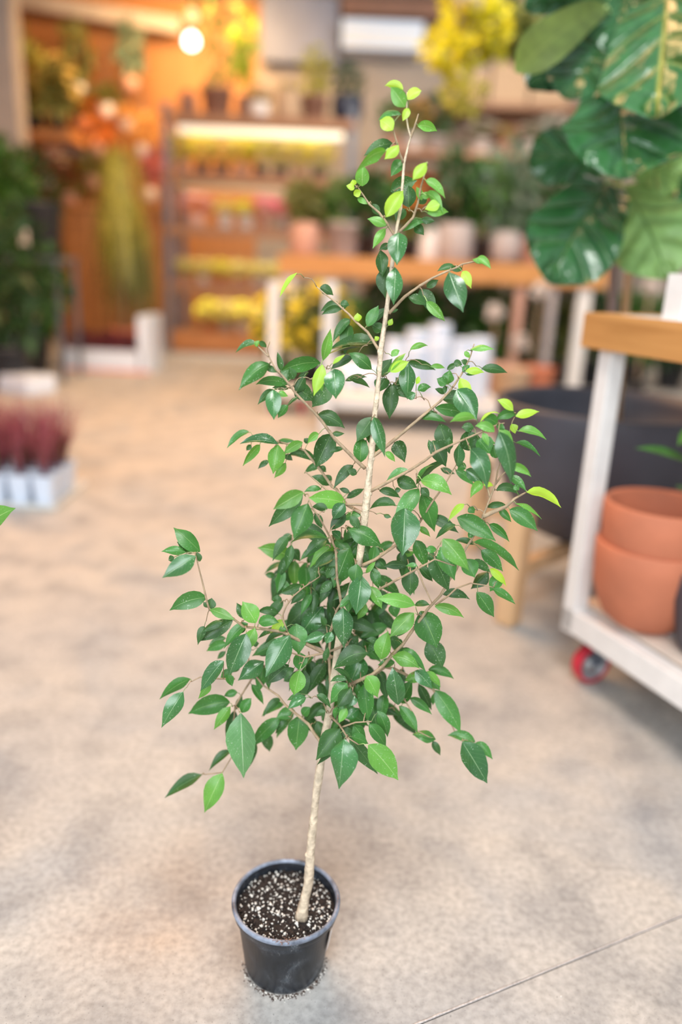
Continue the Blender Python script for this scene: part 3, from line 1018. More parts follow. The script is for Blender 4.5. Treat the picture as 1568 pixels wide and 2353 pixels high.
def pot_mesh(kind, mat_, key):
    if kind == 'tapered': pr = [(0, 0), (.36, 0), (.38, .02), (.47, .86), (.5, .87), (.5, 1), (.455, 1), (.44, .84), (0, .84)]
    elif kind == 'round': pr = [(0, 0), (.30, 0), (.42, .16), (.49, .45), (.5, .75), (.46, 1), (.42, 1), (.43, .85), (0, .85)]
    elif kind == 'straight': pr = [(0, 0), (.45, 0), (.48, .03), (.5, .97), (.48, 1), (.44, 1), (.43, .86), (0, .86)]
    return mesh('pot|'+key+kind, lambda: MB().lathe(pr, 24), [mat_])
FK = {'pot_soil': None}
PLURAL = {}
def plant(name, cat, label, loc, pot=None, pw=.16, ph=.15, crown=('ball', .14, .12, 'green'), flowers=None, n=150, ls=.05, group=None, stem=0, rz=None):
    """pot + foliage (+ flowers); pot=(shape, material key). crown=(shape, radius, half height, colour)"""
    e = empty(name, loc, label, cat, group, rnd.uniform(0, 6) if rz is None else rz)
    z = 0
    if pot:
        o = link('pot', pot_mesh(pot[0], M[pot[1]], pot[1]), e); o.scale = (pw, pw, ph); z = ph*.85
    sh, r, hz, col = crown; sd = rnd.randint(0, 2)
    if stem:
        o = link('stem', mesh('stem', lambda: MB().tube([(0, 0, -.02), (.02, 0, .35), (-.01, .01, .7), (0, 0, 1.05)], [.018, .015, .013, .01], 8), [M['twig']]), e)
        o.location.z = z; o.scale = (1, 1, stem); z += stem*.9
    if sh == 'ball':
        k = 'foliage|%s%d%d%.2f' % (col, sd, n, ls/r)
        o = link('foliage', mesh(k, lambda: cloud(n, 1, 1, ls/r, col, sd*7+n), [G[col]]), e); o.scale = (r, r, hz); o.location.z = z-.1*hz; top = z+2*hz
    else:
        k = 'foliage|bl%s%d%d%s' % (col, sd, n, sh)
        o = link('foliage', mesh(k, lambda: blades(n, 1, .9 if sh == 'arch' else .45, .07, sd+n, .5 if sh == 'arch' else .12), [G[col]]), e); o.scale = (r, r, hz*2); o.location.z = z-.03; top = z+hz*2
    o['kind'] = 'stuff'
    if flowers:
        k = 'flowers|%s%d%d' % (flowers, sd, n)
        def mk():
            rr = random.Random(sd+3); mb = MB()
            for i in range(52):
                a = rr.uniform(0, 6.283); zz_ = rr.uniform(-.45, 1); q = math.sqrt(1-zz_*zz_)*.97; c = Vector((q*math.cos(a), q*math.sin(a), 1.0+zz_*.98)); s = rr.uniform(.16, .26)
                N_ = 7; vs = [c+Vector((0, 0, .08))]+[c+Vector((math.cos(6.283*j/N_)*s, math.sin(6.283*j/N_)*s, rr.uniform(-.1, .06))) for j in range(N_)]
                mb.add(vs, [(0, 1+j, 1+(j+1) % N_) for j in range(N_)])
            return mb
        o = link('flowers', mesh(k, mk, [G[flowers]]), e); o.scale = (r, r, hz); o.location.z = z-.02; o['kind'] = 'stuff'
    return e
ORD = 'first second third fourth fifth sixth seventh eighth ninth tenth eleventh twelfth'.split()
# ---- metal rack with lit tiers, back left of centre
YR = 11.0
xl, xr = at(388, 500, YR).x, at(800, 560, YR).x
tz = [at(420, y, YR).z for y in (262, 396, 522, 652, 762)]      # top to bottom shelf heights
rack = empty('metal_rack', (xl, YR, 0), 'tall slate steel rack of plant shelves with light strips below its boards', 'rack')
for k, (x, y) in enumerate(((0, 0), (xr-xl, 0), (0, .8), (xr-xl, .8))):
    o = MB().box((x-.05, y-.04, 0), (x+.05, y+.04, tz[0]+.12)).obj('post', M['metal'], rack, False)
for k, z in enumerate(tz):
    l = bpy.data.lights.new('shelf_fill', 'AREA'); l.shape = 'RECTANGLE'; l.size = 2.1; l.size_y = .25; l.energy = (20, 17, 14, 14, 0)[k]; l.color = (1, .93, .80)  # fill added under each board to brighten the flowers, not a fixture
    lo = bpy.data.objects.new('shelf_fill', l); C.objects.link(lo); lo.location = (xl+1.2, YR+.12, z-.12); lo.rotation_euler.x = math.radians(28)
    o = MB().box((-.02, -.06, z-.10), (xr-xl+.02, -.005, z+.015)).obj('front_beam', M['orangewood'] if k > 3 else M['shelfwood'], rack, False)
    MB().box((0, 0, z-.03), (xr-xl, .84, z)).obj('shelf_board', M['shelfwood'], rack, False)
    if k == 0:
        MB().tube([(.14, .05, z-.17), (xr-xl-.12, .05, z-.17)], .052, 10).obj('light_strip', emit('tube_light', (1, .90, .70), .80), rack)
        for xx in (.3, xr-xl-.3): MB().box((xx-.02, .03, z-.12), (xx+.02, .07, z-.03)).obj('lamp_bracket', M['metal'], rack, False)
    if k == 1: MB().tube([(.1, .05, z-.05-.10), (xr-xl-.25, .05, z-.15)], .045, 10).obj('light_strip', mat('lit_edge_cream', (.75, .62, .42), .5, .02), rack)  # second tier: pale colour stands in for a lit shelf edge, no emission
o = MB().box((.0, -.08, 0.02), (xr-xl, -.03, tz[4]-.1)).obj('kick_board', M['orangewood'], rack, False)
for i in (0, 1): MB().bar((-.0+i*(xr-xl), -.05, .9), (.0+i*(xr-xl)+.03, -.34, 0), .06, .05).obj('brace', M['metal'], rack, False)
def row(Y, z, xs, names, tierlabel, fn, group):
    for i, x in enumerate(xs): fn(i, x)
def px2x(px, py, Y): return at(px, py, Y).x
rows = [
 (0, [(492, 'brownpot', 'tapered', .42, .36, 'green', None, .44, .80), (590, 'whitepot', 'round', .26, .22, 'olive', 'white', .16, .13), (655, 'card', 'straight', .36, .36, 'olive', None, .16, .1),
      (715, 'brownpot', 'tapered', .36, .32, 'ygreen', None, .26, .36), (792, 'navy', 'round', .42, .34, 'deep', None, .26, .26), (425, 'brownpot', 'straight', .24, .26, 'wine', None, .1, .06)]),
 (1, [(410+i*46, 'navy' if i % 3 else 'clay', 'tapered', .2, .15, 'ygreen', ('yellow', 'yellow', 'cream', 'yellow', 'gold', 'cream', 'yellow', 'yellow')[i], .20, .21) for i in range(8)]),
 (2, [(440, 'clay', 'round', .26, .18, 'rose', 'blush', .24, .16), (510, 'whitepot', 'tapered', .22, .2, 'ygreen', 'cream', .17, .12), (560, 'whitepot', 'tapered', .22, .2, 'lime', 'yellow', .17, .12), (604, 'clay', 'tapered', .22, .2, 'rose', 'pink', .2, .15), (650, 'greypot', 'tapered', .22, .18, 'rose', 'pink', .2, .15), (702, 'terra', 'tapered', .2, .14, 'olive', None, .2, .2), (752, 'black', 'tapered', .22, .16, 'green', None, .22, .22)]),
 (3, [(412+i*44, ('clay', 'whitepot', 'terra')[i % 3], 'tapered', .17, .12, 'ygreen', 'cream' if i != 2 else 'yellow', .16, .13) for i in range(7)]),
 (4, [(470+i*42, ('terra', 'greypot', 'whitepot')[i % 3], 'tapered', .19, .14, 'ygreen', ('yellow', 'cream', 'yellow', 'cream', 'yellow', 'yellow')[i], .20, .17) for i in range(6)]),
]
TN = ['top of steel rack', 'second tier of steel rack', 'third tier of steel rack', 'fourth tier of steel rack', 'bottom tier of steel rack']
CN = {'brownpot': 'brown', 'whitepot': 'white', 'card': 'tan', 'navy': 'navy', 'clay': 'pinkish clay', 'greypot': 'grey', 'terra': 'terracotta', 'black': 'black', 'darkpot': 'charcoal', 'white': 'white'}
LN = {'ygreen': 'yellow-green', 'rose': 'rosy', 'deep': 'deep green', 'olive': 'olive', 'green': 'green', 'lime': 'lime', 'wine': 'wine-red', 'grey': 'grey-green', 'gold': 'golden', 'peach': 'peach'}
for k, items in rows:
    items = sorted(items)
    for i, (px, pc, ps, pw, ph, col, fl_, r, hz) in enumerate(items):
        x = at(px, 400, YR).x; lab = '%s plant in %s pot, %s from the left on %s' % (fl_+'-flowered' if fl_ else LN[col], CN[pc], ORD[i], TN[k])
        plant('flowering_plant' if fl_ else 'potted_plant', 'plant', lab, (x, YR+.26, tz[k]), (ps, pc), pw, ph, ('ball', r, hz, col), fl_, 170, .055 if r < .25 else .09, group='plants on '+TN[k])
# trailing lime climber above the rack's brown pot
x = at(560, 100, YR).x
plant('climbing_plant', 'plant', 'lime-leaved climber rising beside the tall green plant on the steel rack', (x, YR+.35, tz[0]), ('straight', 'brownpot'), .26, .3, ('ball', .26, .62, 'lime'), None, 34, .2)
# ---- left wall counter, dracaena, crate of wine-red plants, hedge
YC = 11.6
a, b = at(150, 600, YC), at(372, 600, YC)
mb = empty('wooden_counter', (a.x, YC, 0), 'orange timber counter behind the spiky golden palm', 'counter')
for i in range(9):
    w = (b.x-a.x)/9; MB().box((i*w, .01*(i % 2), 0), ((i+1)*w-.012, .5, 1.86)).obj('plank', M['orangewood'], mb, False)
MB().box((-.05, -.05, 1.86), (b.x-a.x+.05, .55, 1.93)).obj('counter_top', M['orangewood'], mb, False)
def weep(n, seed, w=.05):
    """long narrow leaves that rise from the centre, arch over and hang"""
    r = random.Random(seed); mb = MB()
    for i in range(n):
        a = r.uniform(0, 6.283); o = Vector((math.cos(a), math.sin(a), 0)); x = Vector((-o.y, o.x, 0)); R = r.uniform(.35, 1); up = r.uniform(.1, .45); dn = r.uniform(.6, 1.15)
        pts = [o*R*f**.8 + Vector((0, 0, up*math.sin(min(1, f*1.7)*math.pi*.5)*1.3 - dn*f**2.2*1.3)) for f in (0, .2, .4, .6, .8, 1)]
        vs = []
        for k, p in enumerate(pts): ww = w*(.8, 1, 1, .9, .6, .1)[k]; vs += [p-x*ww/2, p+x*ww/2]
        mb.add(vs, [(2*k, 2*k+1, 2*k+3, 2*k+2) for k in range(5)])
    return mb
def palm(px, Y, lab, heads, pc):
    p = at(px, 700, Y); e = empty('dracaena', (p.x, Y, 0), lab, 'plant')
    o = link('pot', pot_mesh('tapered', M[pc], pc), e); o.scale = (.4, .4, .36)
    hm = max(h[0] for h in heads)
    MB().tube([(0, 0, .28), (.02, .01, hm*.5), (0, 0, hm)], [.03, .026, .02], 8).obj('stem', M['twig'], e)
    for k, (z, r, hz, col, n) in enumerate(heads):
        o = link('leaf_crown', mesh('leaf_crown|%s%d%d' % (col, k, n), lambda: weep(n, k+n), [G[col]]), e); o.scale = (r, r, hz); o.location.z = z; o['kind'] = 'stuff'
    return e
palm(282, 10.0, 'tall weeping golden-green palm standing left of the steel rack', ((2.15, .46, .95, 'ygreen', 90), (1.75, .50, .8, 'ygreen', 80), (1.3, .5, .8, 'olive', 80)), 'terra')
palm(318, 10.5, 'lower weeping olive palm tucked against the steel rack', ((1.35, .42, .8, 'olive', 80), (.95, .42, .6, 'olive', 60)), 'brownpot')
# white crate
cY = onz(240, 855).y; ca, cb = at(148, 820, cY), at(322, 820, cY); cw = cb.x-ca.x
cr = empty('plastic_crate', (ca.x, cY, 0), 'white plastic crate of wine-red plants on the floor by the orange counter', 'crate')
mb = MB(); mb.box((0, 0, .0), (cw, .02, .24)); mb.obj('front_panel', M['whitep'], cr, False)
MB().box((0, .6, 0), (cw, .62, .24)).obj('back_panel', M['whitep'], cr, False)
MB().box((0, .0, 0), (.02, .62, .24)).obj('side_panel', M['whitep'], cr, False); MB().box((cw-.02, 0, 0), (cw+.10, .62, .62)).obj('end_panel', M['whitep'], cr, False)
MB().box((0, 0, 0), (cw, .62, .015)).obj('base_panel', M['whitep'], cr, False)
MB().box((-.01, -.006, .0), (cw+.1, .0, .035)).obj('red_strip', mat('coral_plastic', (.72, .30, .26), .5, .05), cr, False)
k = 0
for j in range(2):
    for i in range(5):
        plant('red_foliage_plant', 'plant', 'wine-red plant in %s row of the white crate, %s from the left' % (('front', 'back')[j], ORD[i]), (ca.x+.09+i*(cw-.2)/4, cY+.14+j*.28, .016), ('tapered', 'black'), .14, .13, ('ball', .12, .17, 'wine'), None, 120, .06, group='wine-red plants in the white crate')
# hedge of foliage plants at the left edge
hd = [(-5, 500, 9.0, .40, .70, 'green', 'tall mid green bush filling the left edge above the broad bush'), (30, 780, 7.2, .45, .62, 'deep', 'broad deep green bush low at the left edge'), (85, 800, 8.3, .42, .60, 'green', 'mid green bush right of the broad bush at the left edge'), (10, 560, 9.3, .46, .60, 'green', 'lime-tipped bush high at the left edge'),
      (60, 480, 10.4, .48, .55, 'deep', 'dark bush behind the black pots at the left edge')]
for i, (px, py, Y, r, hz, col, lab) in enumerate(hd):
    p = at(px, py, Y); z = 0
    st = (.75, 0, 0, .95, 1.1)[i]
    plant('leafy_bush', 'bush', lab, (p.x-.1, Y, 0), ('tapered', 'black'), .5, .4, ('ball', r*1.25, hz*1.2, col), None, 520, .14, stem=st)
for (px, py, Y, lab) in ((92, 590, 8.0, 'black bucket pot on the stand beside the left hedge'),):
    p = at(px, py, Y)
    o = MB().lathe([(0, 0), (.17, 0), (.19, .03), (.24, .48), (.25, .5), (.23, .5), (.18, .04), (0, .04)], 32).obj('bucket_pot', M['black']); o.location = (p.x, Y, p.z); tag(o, lab, 'pot')
    s = empty('plant_stand', (p.x, Y, 0), 'dark stand under the black bucket pot at the left', 'stand')
    MB().box((-.28, -.28, p.z-.04), (.28, .28, p.z)).obj('stand_top', M['metal'], s, False)
    for sx in (-1, 1):
        for sy in (-1, 1): MB().box((sx*.25-.02, sy*.25-.02, 0), (sx*.25+.02, sy*.25+.02, p.z-.04)).obj('leg', M['metal'], s, False)
    q = MB().box((-.05, -.22, .1), (.03, -.215, .34)).obj('plant_label', M['label'], None, False); q.location = (p.x-.04, Y-.01, p.z); tag(q, 'white card label stuck on the black bucket pot', 'label')
# wall shelf at upper left with olive plants and things hanging against the orange wall
p0, p1 = at(-60, 290, 11.2), at(160, 300, 11.2)
sh = MB().box((p0.x, 11.2, p0.z-.12), (p1.x, 11.9, p0.z)).obj('wall_shelf', M['orangewood'], None, False); tag(sh, 'orange wooden wall shelf at the upper left holding olive plants', 'shelf')
MB().box((p0.x, 11.88, p0.z-.5), (p0.x+.06, 13, p0.z-.12)).obj('shelf_bracket', M['metal'], sh, False); MB().box((p1.x-.2, 11.5, p0.z-.22), (p1.x-.14, 13, p0.z-.12)).obj('shelf_bracket', M['metal'], sh, False)
for i, (px, r, hz, col, fl_) in enumerate(((40, .30, .30, 'olive', 'peach'), (72, .28, .55, 'ygreen', None), (125, .28, .42, 'olive', 'cream'))):
    plant('potted_plant', 'plant', '%s %s plant from the left on the orange wall shelf' % (ORD[i], LN[col]), (at(px, 250, 11.4).x, 11.5, p0.z), ('tapered', 'black'), .26, .2, ('ball', r, hz, col), fl_, 150, .13, group='plants on the orange wall shelf')
for i, (px, py, r, hz, col, lab) in enumerate(((178, 190, .16, .42, 'olive', 'narrow olive plant hanging on the orange wall nearest the wall shelf'), (300, 175, .15, .36, 'grey', 'grey-green plant hanging on the orange wall under the pale beam'), (245, 235, .16, .14, 'olive', 'small olive plant hanging low on the orange wall'),
        (190, 265, .12, .20, 'olive', 'small plant hanging below the narrow olive one'), (290, 270, .1, .1, 'peach', 'small peach plant hanging near the rack'), (60, 345, .22, .12, 'rose', 'dusty pink plant hanging under the wall shelf'), (105, 400, .22, .2, 'rose', 'dusty pink plant with white blooms above the left counter'), (160, 440, .3, .25, 'olive', 'olive plant above the orange counter'), (118, 330, .24, .3, 'peach', 'peach-leaved plant low on the orange wall under the shelf'), (225, 330, .2, .3, 'orange', 'orange-leaved plant hanging above the tall palm'), (330, 330, .2, .25, 'peach', 'peach-leaved plant hanging beside the rack post'), (215, 400, .2, .2, 'olive', 'olive plant hanging just left of the tall palm'), (345, 430, .14, .3, 'rose', 'rosy plant hanging lowest beside the rack post'), (30, 140, .2, .3, 'olive', 'olive plant hanging highest at the far left'))):
    p = at(px, py, 12.3)
    e = plant('hanging_plant', 'plant', lab, (p.x, 12.3, p.z-.2), ('round', 'clay' if i % 2 else 'whitepot'), .22, .18, ('ball', r*1.7, hz*1.25, col), 'white' if i == 6 else None, 130, .13)
    MB().tube([(0, 0, .17), (0, 0, 1.0), (0, .60, 1.02)], .006, 5).obj('hanger', M['metal'], e); e.rotation_euler.z = 0
for i, (px, py, r, c, s) in enumerate(((440, 95, .085, (1, .97, .88), 6), (441, 36, .075, (1, .72, .32), 1.1))):
    p = at(px, py, 10.5); e = empty('pendant_bulb', tuple(p), ('round white glowing bulb hanging above the steel rack', 'dimmer amber bulb hanging just above the white one')[i], 'lamp', rz=0)
    bpy.context.view_layer.update()
    MB().lathe([(0, -r), (r*.6, -r*.8), (r, -.02), (r*.85, r*.55), (r*.3, r), (.02, r*1.15)], 20).obj('bulb', emit('bulb_glow', c, s), e)
    MB().lathe([(.02, r*1.1), (.035, r*1.2), (.03, r*1.8), (0, r*1.85)], 12).obj('socket', M['black'], e)
    MB().tube([(0, 0, r*1.8), (0, 0, ZC-p.z)], .006, 5).obj('cord', M['black'], e)
# grey panel and pale duct vent high at the back
p, q = at(602, 138, 12.7), at(782, -40, 12.7)
o = MB().box((p.x, 12.7, p.z), (q.x, 12.99, ZC)).obj('wall_panel', mat('slate_panel', (.20, .23, .33), .8, .1, 2), None, False); tag(o, 'plain slate-grey panel high on the back wall', 'panel')
p, q = at(785, 105, 12.4), at(975, 62, 12.4)
o = empty('wall_vent', (p.x, 12.4, p.z), 'white slatted vent unit high on the back wall right of the grey panel', 'vent')
MB().box((0, 0, -.02), (q.x-p.x, .55, .34)).obj('housing', mat('cool_white_metal', (.62, .74, .95), .5, .03), o, False)
for i in range(2): MB().box((.05, -.03, .03+i*.12), (q.x-p.x-.05, 0, .09+i*.12)).obj('slat', M['white'], o, False)
p = at(785, 30, 12.6); o = MB().box((p.x, 12.55, p.z-.02), (p.x+1.5, 12.98, p.z+.2)).obj('wall_beam', M['brownpot'], None, False); tag(o, 'brown timber beam over the white vent', 'beam')
# ---- wooden bench across the middle distance
YB2 = 8.6
a, b = at(640, 590, YB2), at(1400, 612, YB2); zb = at(1000, 598, YB2).z; hb = 45*mpx(YB2)
bn = empty('wooden_bench', (a.x, YB2, 0), 'long orange timber plant bench with white legs across the back', 'bench')
MB().box((0, 0, zb-hb), (b.x-a.x, .05, zb)).obj('front_board', M['oak'], bn, False); MB().box((0, .05, zb-.05), (b.x-a.x, .9, zb-.005)).obj('bench_top', M['orangewood'], bn, False)
for px, ww, mm in ((1338, .07, 'white'), (1190, .05, 'clay'), (1265, .04, 'greypot'), (660, .07, 'white')): x = at(px, 760, YB2).x-a.x; MB().box((x-ww, .05, 0), (x+ww, .14, zb-hb+.01)).obj('leg', M[mm], bn, False)
for px in (1338, 660): x = at(px, 760, YB2).x-a.x; MB().box((x-.06, .78, 0), (x+.06, .88, zb-.05)).obj('leg', M['white'], bn, False)
BI = [(700, 'clay', 'straight', .34, .34, 'olive', None, .28, .3), (790, 'greypot', 'tapered', .42, .36, 'green', None, .36, .30), (845, 'black', 'tapered', .3, .26, 'deep', None, .3, .4), (892, 'greypot', 'straight', .28, .34, 'green', None, .2, .3), (940, 'black', 'tapered', .26, .2, 'olive', 'orange', .2, .34),
      (985, 'whitepot', 'straight', .25, .34, 'grey', None, .2, .2), (1045, 'greypot', 'straight', .44, .40, 'deep', None, .32, .5), (1112, 'black', 'tapered', .3, .26, 'green', None, .34, .5), (1160, 'greypot', 'round', .40, .34, 'grey', None, .38, .6), (1230, 'clay', 'tapered', .34, .3, 'deep', None, .4, .55), (1320, 'black', 'tapered', .4, .34, 'deep', None, .45, .6)]
for i, (px, pc, ps, pw, ph, col, fl_, r, hz) in enumerate(BI):
    plant('flowering_plant' if fl_ else 'potted_plant', 'plant', '%s plant in %s pot, %s from the left on the timber bench' % (fl_+'-flowered' if fl_ else LN[col], CN[pc], ORD[i]), (at(px, 560, YB2+.4).x, YB2+.42, zb-.005), (ps, pc), pw, ph, ('ball', r, hz, col), fl_, 210, .13, group='plants on the timber bench')
# dark leafy stock under and behind the bench
U = [(875, 'deep', .3), (960, 'green', .29), (1045, 'deep', .3), (1130, 'green', .3), (1215, 'deep', .3), (1295, 'olive', .28), (1375, 'deep', .3), (1465, 'green', .3), (1555, 'deep', .3)]
for i, (px, col, r) in enumerate(U):
    plant('potted_plant', 'plant', '%s %s plant from the left on the floor under the timber bench' % (ORD[i], LN[col]), (at(px, 780, 9.3).x, 9.3, 0), ('tapered', 'black'), .34, .3, ('ball', r*1.35, .48, col), None, 300, .15, group='plants on the floor under the bench')
for i, (px, py) in enumerate(((1242, 660), (1140, 712), (1195, 785), (1500, 650))):
    p = at(px, py, 8.35); e = plant('flowering_plant', 'flower', ('white globe bloom on a tall stem under the bench, near the large fig leaf', 'small white globe bloom further left under the bench', 'white globe bloom lowest under the bench', 'white globe bloom right of the fig stem')[i], (p.x, 8.35, 0), ('tapered', 'black'), .2, .18, ('ball', .10, .10, 'white'), None, 90, .07, stem=max(.1, (p.z-.22)/.95))
# shelf of cartons, pots and flowers behind the bench, reaching the beige wall
sY = 10.8
x0, x1 = at(850, 300, sY).x, at(1420, 300, sY).x
ds = empty('display_shelf', (x0, sY, 0), 'brown timber display shelving behind the plant bench', 'shelving')
sz = [at(1000, y, sY).z for y in (345, 470)]
for z in sz: MB().box((0, 0, z-.06), (x1-x0, .7, z)).obj('shelf_board', M['shelfwood'], ds, False)
for x in (.04, (x1-x0)/2, x1-x0-.04): MB().box((x-.04, .3, 0), (x+.04, .38, sz[0]-.06)).obj('post', M['shelfwood'], ds, False)
DI = [(0, 905, 'clay', 'green', None, .26, .3), (0, 950, 'whitepot', 'olive', 'peach', .24, .26), (0, 1005, 'greypot', 'deep', None, .26, .34), (0, 1110, 'whitepot', 'olive', 'white', .24, .14), (0, 1165, 'clay', 'ygreen', 'blush', .22, .12), (0, 1225, 'whitepot', 'olive', 'white', .24, .14), (0, 1275, 'whitepot', 'grey', 'white', .26, .2),
      (1, 945, 'terra', 'olive', 'orange', .28, .18), (1, 1005, 'terra', 'wine', 'orange', .26, .16), (1, 1070, 'clay', 'deep', None, .3, .3), (1, 1140, 'greypot', 'green', None, .3, .3), (1, 1215, 'black', 'deep', None, .3, .3)]
for i, (k, px, pc, col, fl_, r, hz) in enumerate(DI):
    plant('flowering_plant' if fl_ else 'potted_plant', 'plant', '%s plant in %s pot, %s from left on %s display shelf' % (fl_+'-flowered' if fl_ else LN[col], CN[pc], ORD[i] if i < 7 else ORD[i-7], ('upper', 'lower')[k]), (at(px, 300, sY+.3).x, sY+.32, sz[k]), ('tapered', pc), .26, .2, ('ball', r, hz, col), fl_, 150, .1, group='plants on the display shelf')
# tan cartons on wall racking, upper right
p, q = at(1035, 232, 12.0), at(1225, 150, 12.0)
rk = MB().box((p.x-.1, 11.9, p.z-.08), (q.x+.9, 12.95, p.z)).obj('wall_rack', M['shelfwood'], None, False); tag(rk, 'brown wall rack carrying tan cartons at the upper right', 'rack')
for i in range(3):
    x = p.x+i*.56; h = (.40, .52, .44)[i]
    e = empty('carton', (x, 12.0, p.z), 'tan cardboard carton, %s on the brown wall rack' % ('leftmost', 'tallest and middle', 'rightmost')[i], 'box', 'cartons on the wall rack')
    MB().box((0, 0, 0), (.52, .6, h)).obj('carton_body', M['card'], e, False); MB().box((.23, -.002, h-.08), (.29, .602, h+.002)).obj('tape', M['palewood'], e, False)
# golden tree at top right of centre
p = at(1075, 75, 6.4)
e = empty('hanging_golden_plant', (p.x, 6.4, 0), 'golden-leaved plant hanging from the ceiling left of the fiddle-leaf fig', 'plant')
o = link('basket', pot_mesh('round', M['greypot'], 'greypot'), e); o.scale = (.3, .3, .24); o.location.z = p.z+.12
MB().tube([(0, 0, p.z+.3), (0, 0, ZC)], .006, 6).obj('cord', M['black'], e)
for k_ in range(3): MB().tube([(.14*math.cos(k_*2.1), .14*math.sin(k_*2.1), p.z+.34), (0, 0, p.z+.9)], .004, 5).obj('hanger_wire', M['black'], e)
for i, (x, y, z, r, hz, col) in enumerate(((-.12, 0, -.12, .26, .20, 'gold'), (.12, .05, .05, .28, .26, 'gold'), (.0, -.05, -.42, .20, .16, 'ygreen'), (.34, .1, .05, .26, .22, 'olive'), (.62, .15, .06, .24, .24, 'green'), (-.02, 0, .2, .24, .2, 'gold'))):
    o = link('foliage', mesh('crown|%s%d' % (col, i % 2), lambda: cloud(130, 1, 1, .42, col, i+50, asp=.75), [G[col]]), e); o.scale = (r, r, hz); o.location = (x, y, p.z+z-hz); o['kind'] = 'stuff'
    MB().tube([(0, 0, p.z+.3), (x*.5, y*.5, p.z+.32+z*.4), (x, y, p.z+z)], .008, 6).obj('branch', M['twig'], e)
# ---- rolling white carts with timber tops (one near right, one in the middle distance)
M['shelfpale'] = mat('pale_slat', (.66, .55, .46), .6, .08)
def wheel(parent, x, y, r=.0625):
    c = empty('caster', (x, y, 0), None, None); c.parent = parent
    for k in ('label', 'category'):
        if k in c: del c[k]
    W = MB(); pr = [(r-.012, -.019), (r-.002, -.019), (r, -.014), (r, .014), (r-.002, .019), (r-.012, .019), (r-.012, -.019)]
    def lx(mb, prof, n=28):
        vs = []; fs = []
        for rr, ax in prof:
            for k in range(n): a = 6.2832*k/n; vs.append((ax, rr*math.cos(a), r+rr*math.sin(a)))
        for i in range(len(prof)-1):
            for k in range(n): fs.append((i*n+k, i*n+(k+1) % n, (i+1)*n+(k+1) % n, (i+1)*n+k))
        return mb.add(vs, fs)
    lx(W, pr).obj('tyre', M['red'], c); lx(MB(), [(.001, -.016), (.018, -.018), (.022, -.008), (r-.014, -.006), (r-.012, -.016), (r-.012, .016), (r-.014, .006), (.022, .008), (.018, .018), (.001, .016)]).obj('hub', M['steel'], c)
    f = MB(); f.box((-.03, -.02, r), (-.026, .02, 2*r+.03)); f.box((.026, -.02, r), (.03, .02, 2*r+.03)); f.box((-.04, -.045, 2*r+.026), (.04, .045, 2*r+.032)); f.obj('fork', M['metal'], c, False)
    MB().tube([(-.033, 0, r), (.033, 0, r)], .006, 8).obj('axle', M['steel'], c)
    return c
def cart(name, loc, rz, label, Lx, Wy, zt, uprights, top=True, board=.095):
    """local x runs along the long front edge, y goes back"""
    e = empty(name, loc, label, 'cart', rz=rz)
    zb_ = .162; w = .052
    for a_, b_, nm in (((0, 0), (Lx, 0), 'front_rail'), ((0, Wy), (Lx, Wy), 'back_rail')):
        bevel(MB().box((a_[0]-w/2, a_[1]-w/2, zb_), (b_[0]+w/2, b_[1]+w/2, zb_+.075)).obj(nm, M['white'], e, False), .003)
    for x in (0, Lx/2, Lx): MB().box((x-w/2+.001, w/2, zb_+.002), (x+w/2-.001, Wy-w/2, zb_+.072)).obj('cross_rail', M['white'], e, False)
    for i in range(6):
        y0 = .03+i*(Wy-.06)/6; MB().box((-.02, y0, zb_+.0755), (Lx+.02, y0+(Wy-.06)/6-.006, zb_+.088)).obj('shelf_slat', M['white'] if i else M['shelfpale'], e, False)
    for (x, y) in uprights: bevel(MB().box((x-.026, y-.026, zb_+.08 if 0 else zb_-.004), (x+.026, y+.026, zt-board if top else zt)).obj('post', M['white'], e, False), .003)
    if top:
        for nm, a_, b_ in (('front_board', (-.075, -.055, zt-board), (Lx+.075, -.03, zt)), ('back_board', (-.075, Wy+.03, zt-board), (Lx+.075, Wy+.055, zt)), ('end_board', (-.075, -.03, zt-board), (-.05, Wy+.03, zt)), ('end_board', (Lx+.05, -.03, zt-board), (Lx+.075, Wy+.03, zt))):
            bevel(MB().box(a_, b_).obj(nm, M['oak'], e, False), .002)
        MB().box((-.05, -.03, zt-.03), (Lx+.05, Wy+.03, zt-.004)).obj('top_panel', M['white'], e, False)
    for x, y in ((.05, .05), (Lx-.05, .05), (.05, Wy-.05), (Lx-.05, Wy-.05)): wheel(e, x, y)
    return e
c0 = onz(1316, 1440, .17); c1 = onz(1568, 1610, .17); rz = math.atan2(c1.y-c0.y, c1.x-c0.x)
ZT = 1.115
ct = cart('display_cart', (c0.x, c0.y, 0), rz, 'white painted plant cart with oak-edged top, at the right edge', 1.5, .62, ZT, [(0, 0), (1.5, 0), (0, .62), (1.5, .62)])
Rz = Matrix.Rotation(rz, 3, 'Z')
def cl(x, y, z=0): v = Rz @ Vector((x, y, 0)); return Vector((c0.x+v.x, c0.y+v.y, z))
# short post standing on the cart's top
q = onz(1562, 735, ZT)
o = MB().box((-.03, -.03, 0), (.03, .03, .115)).obj('upright_post', M['white'], None, False); o.location = (q.x, q.y, ZT-.004); o.rotation_euler.z = rz; tag(o, 'short white upright post standing on the cart top at the right edge', 'post')
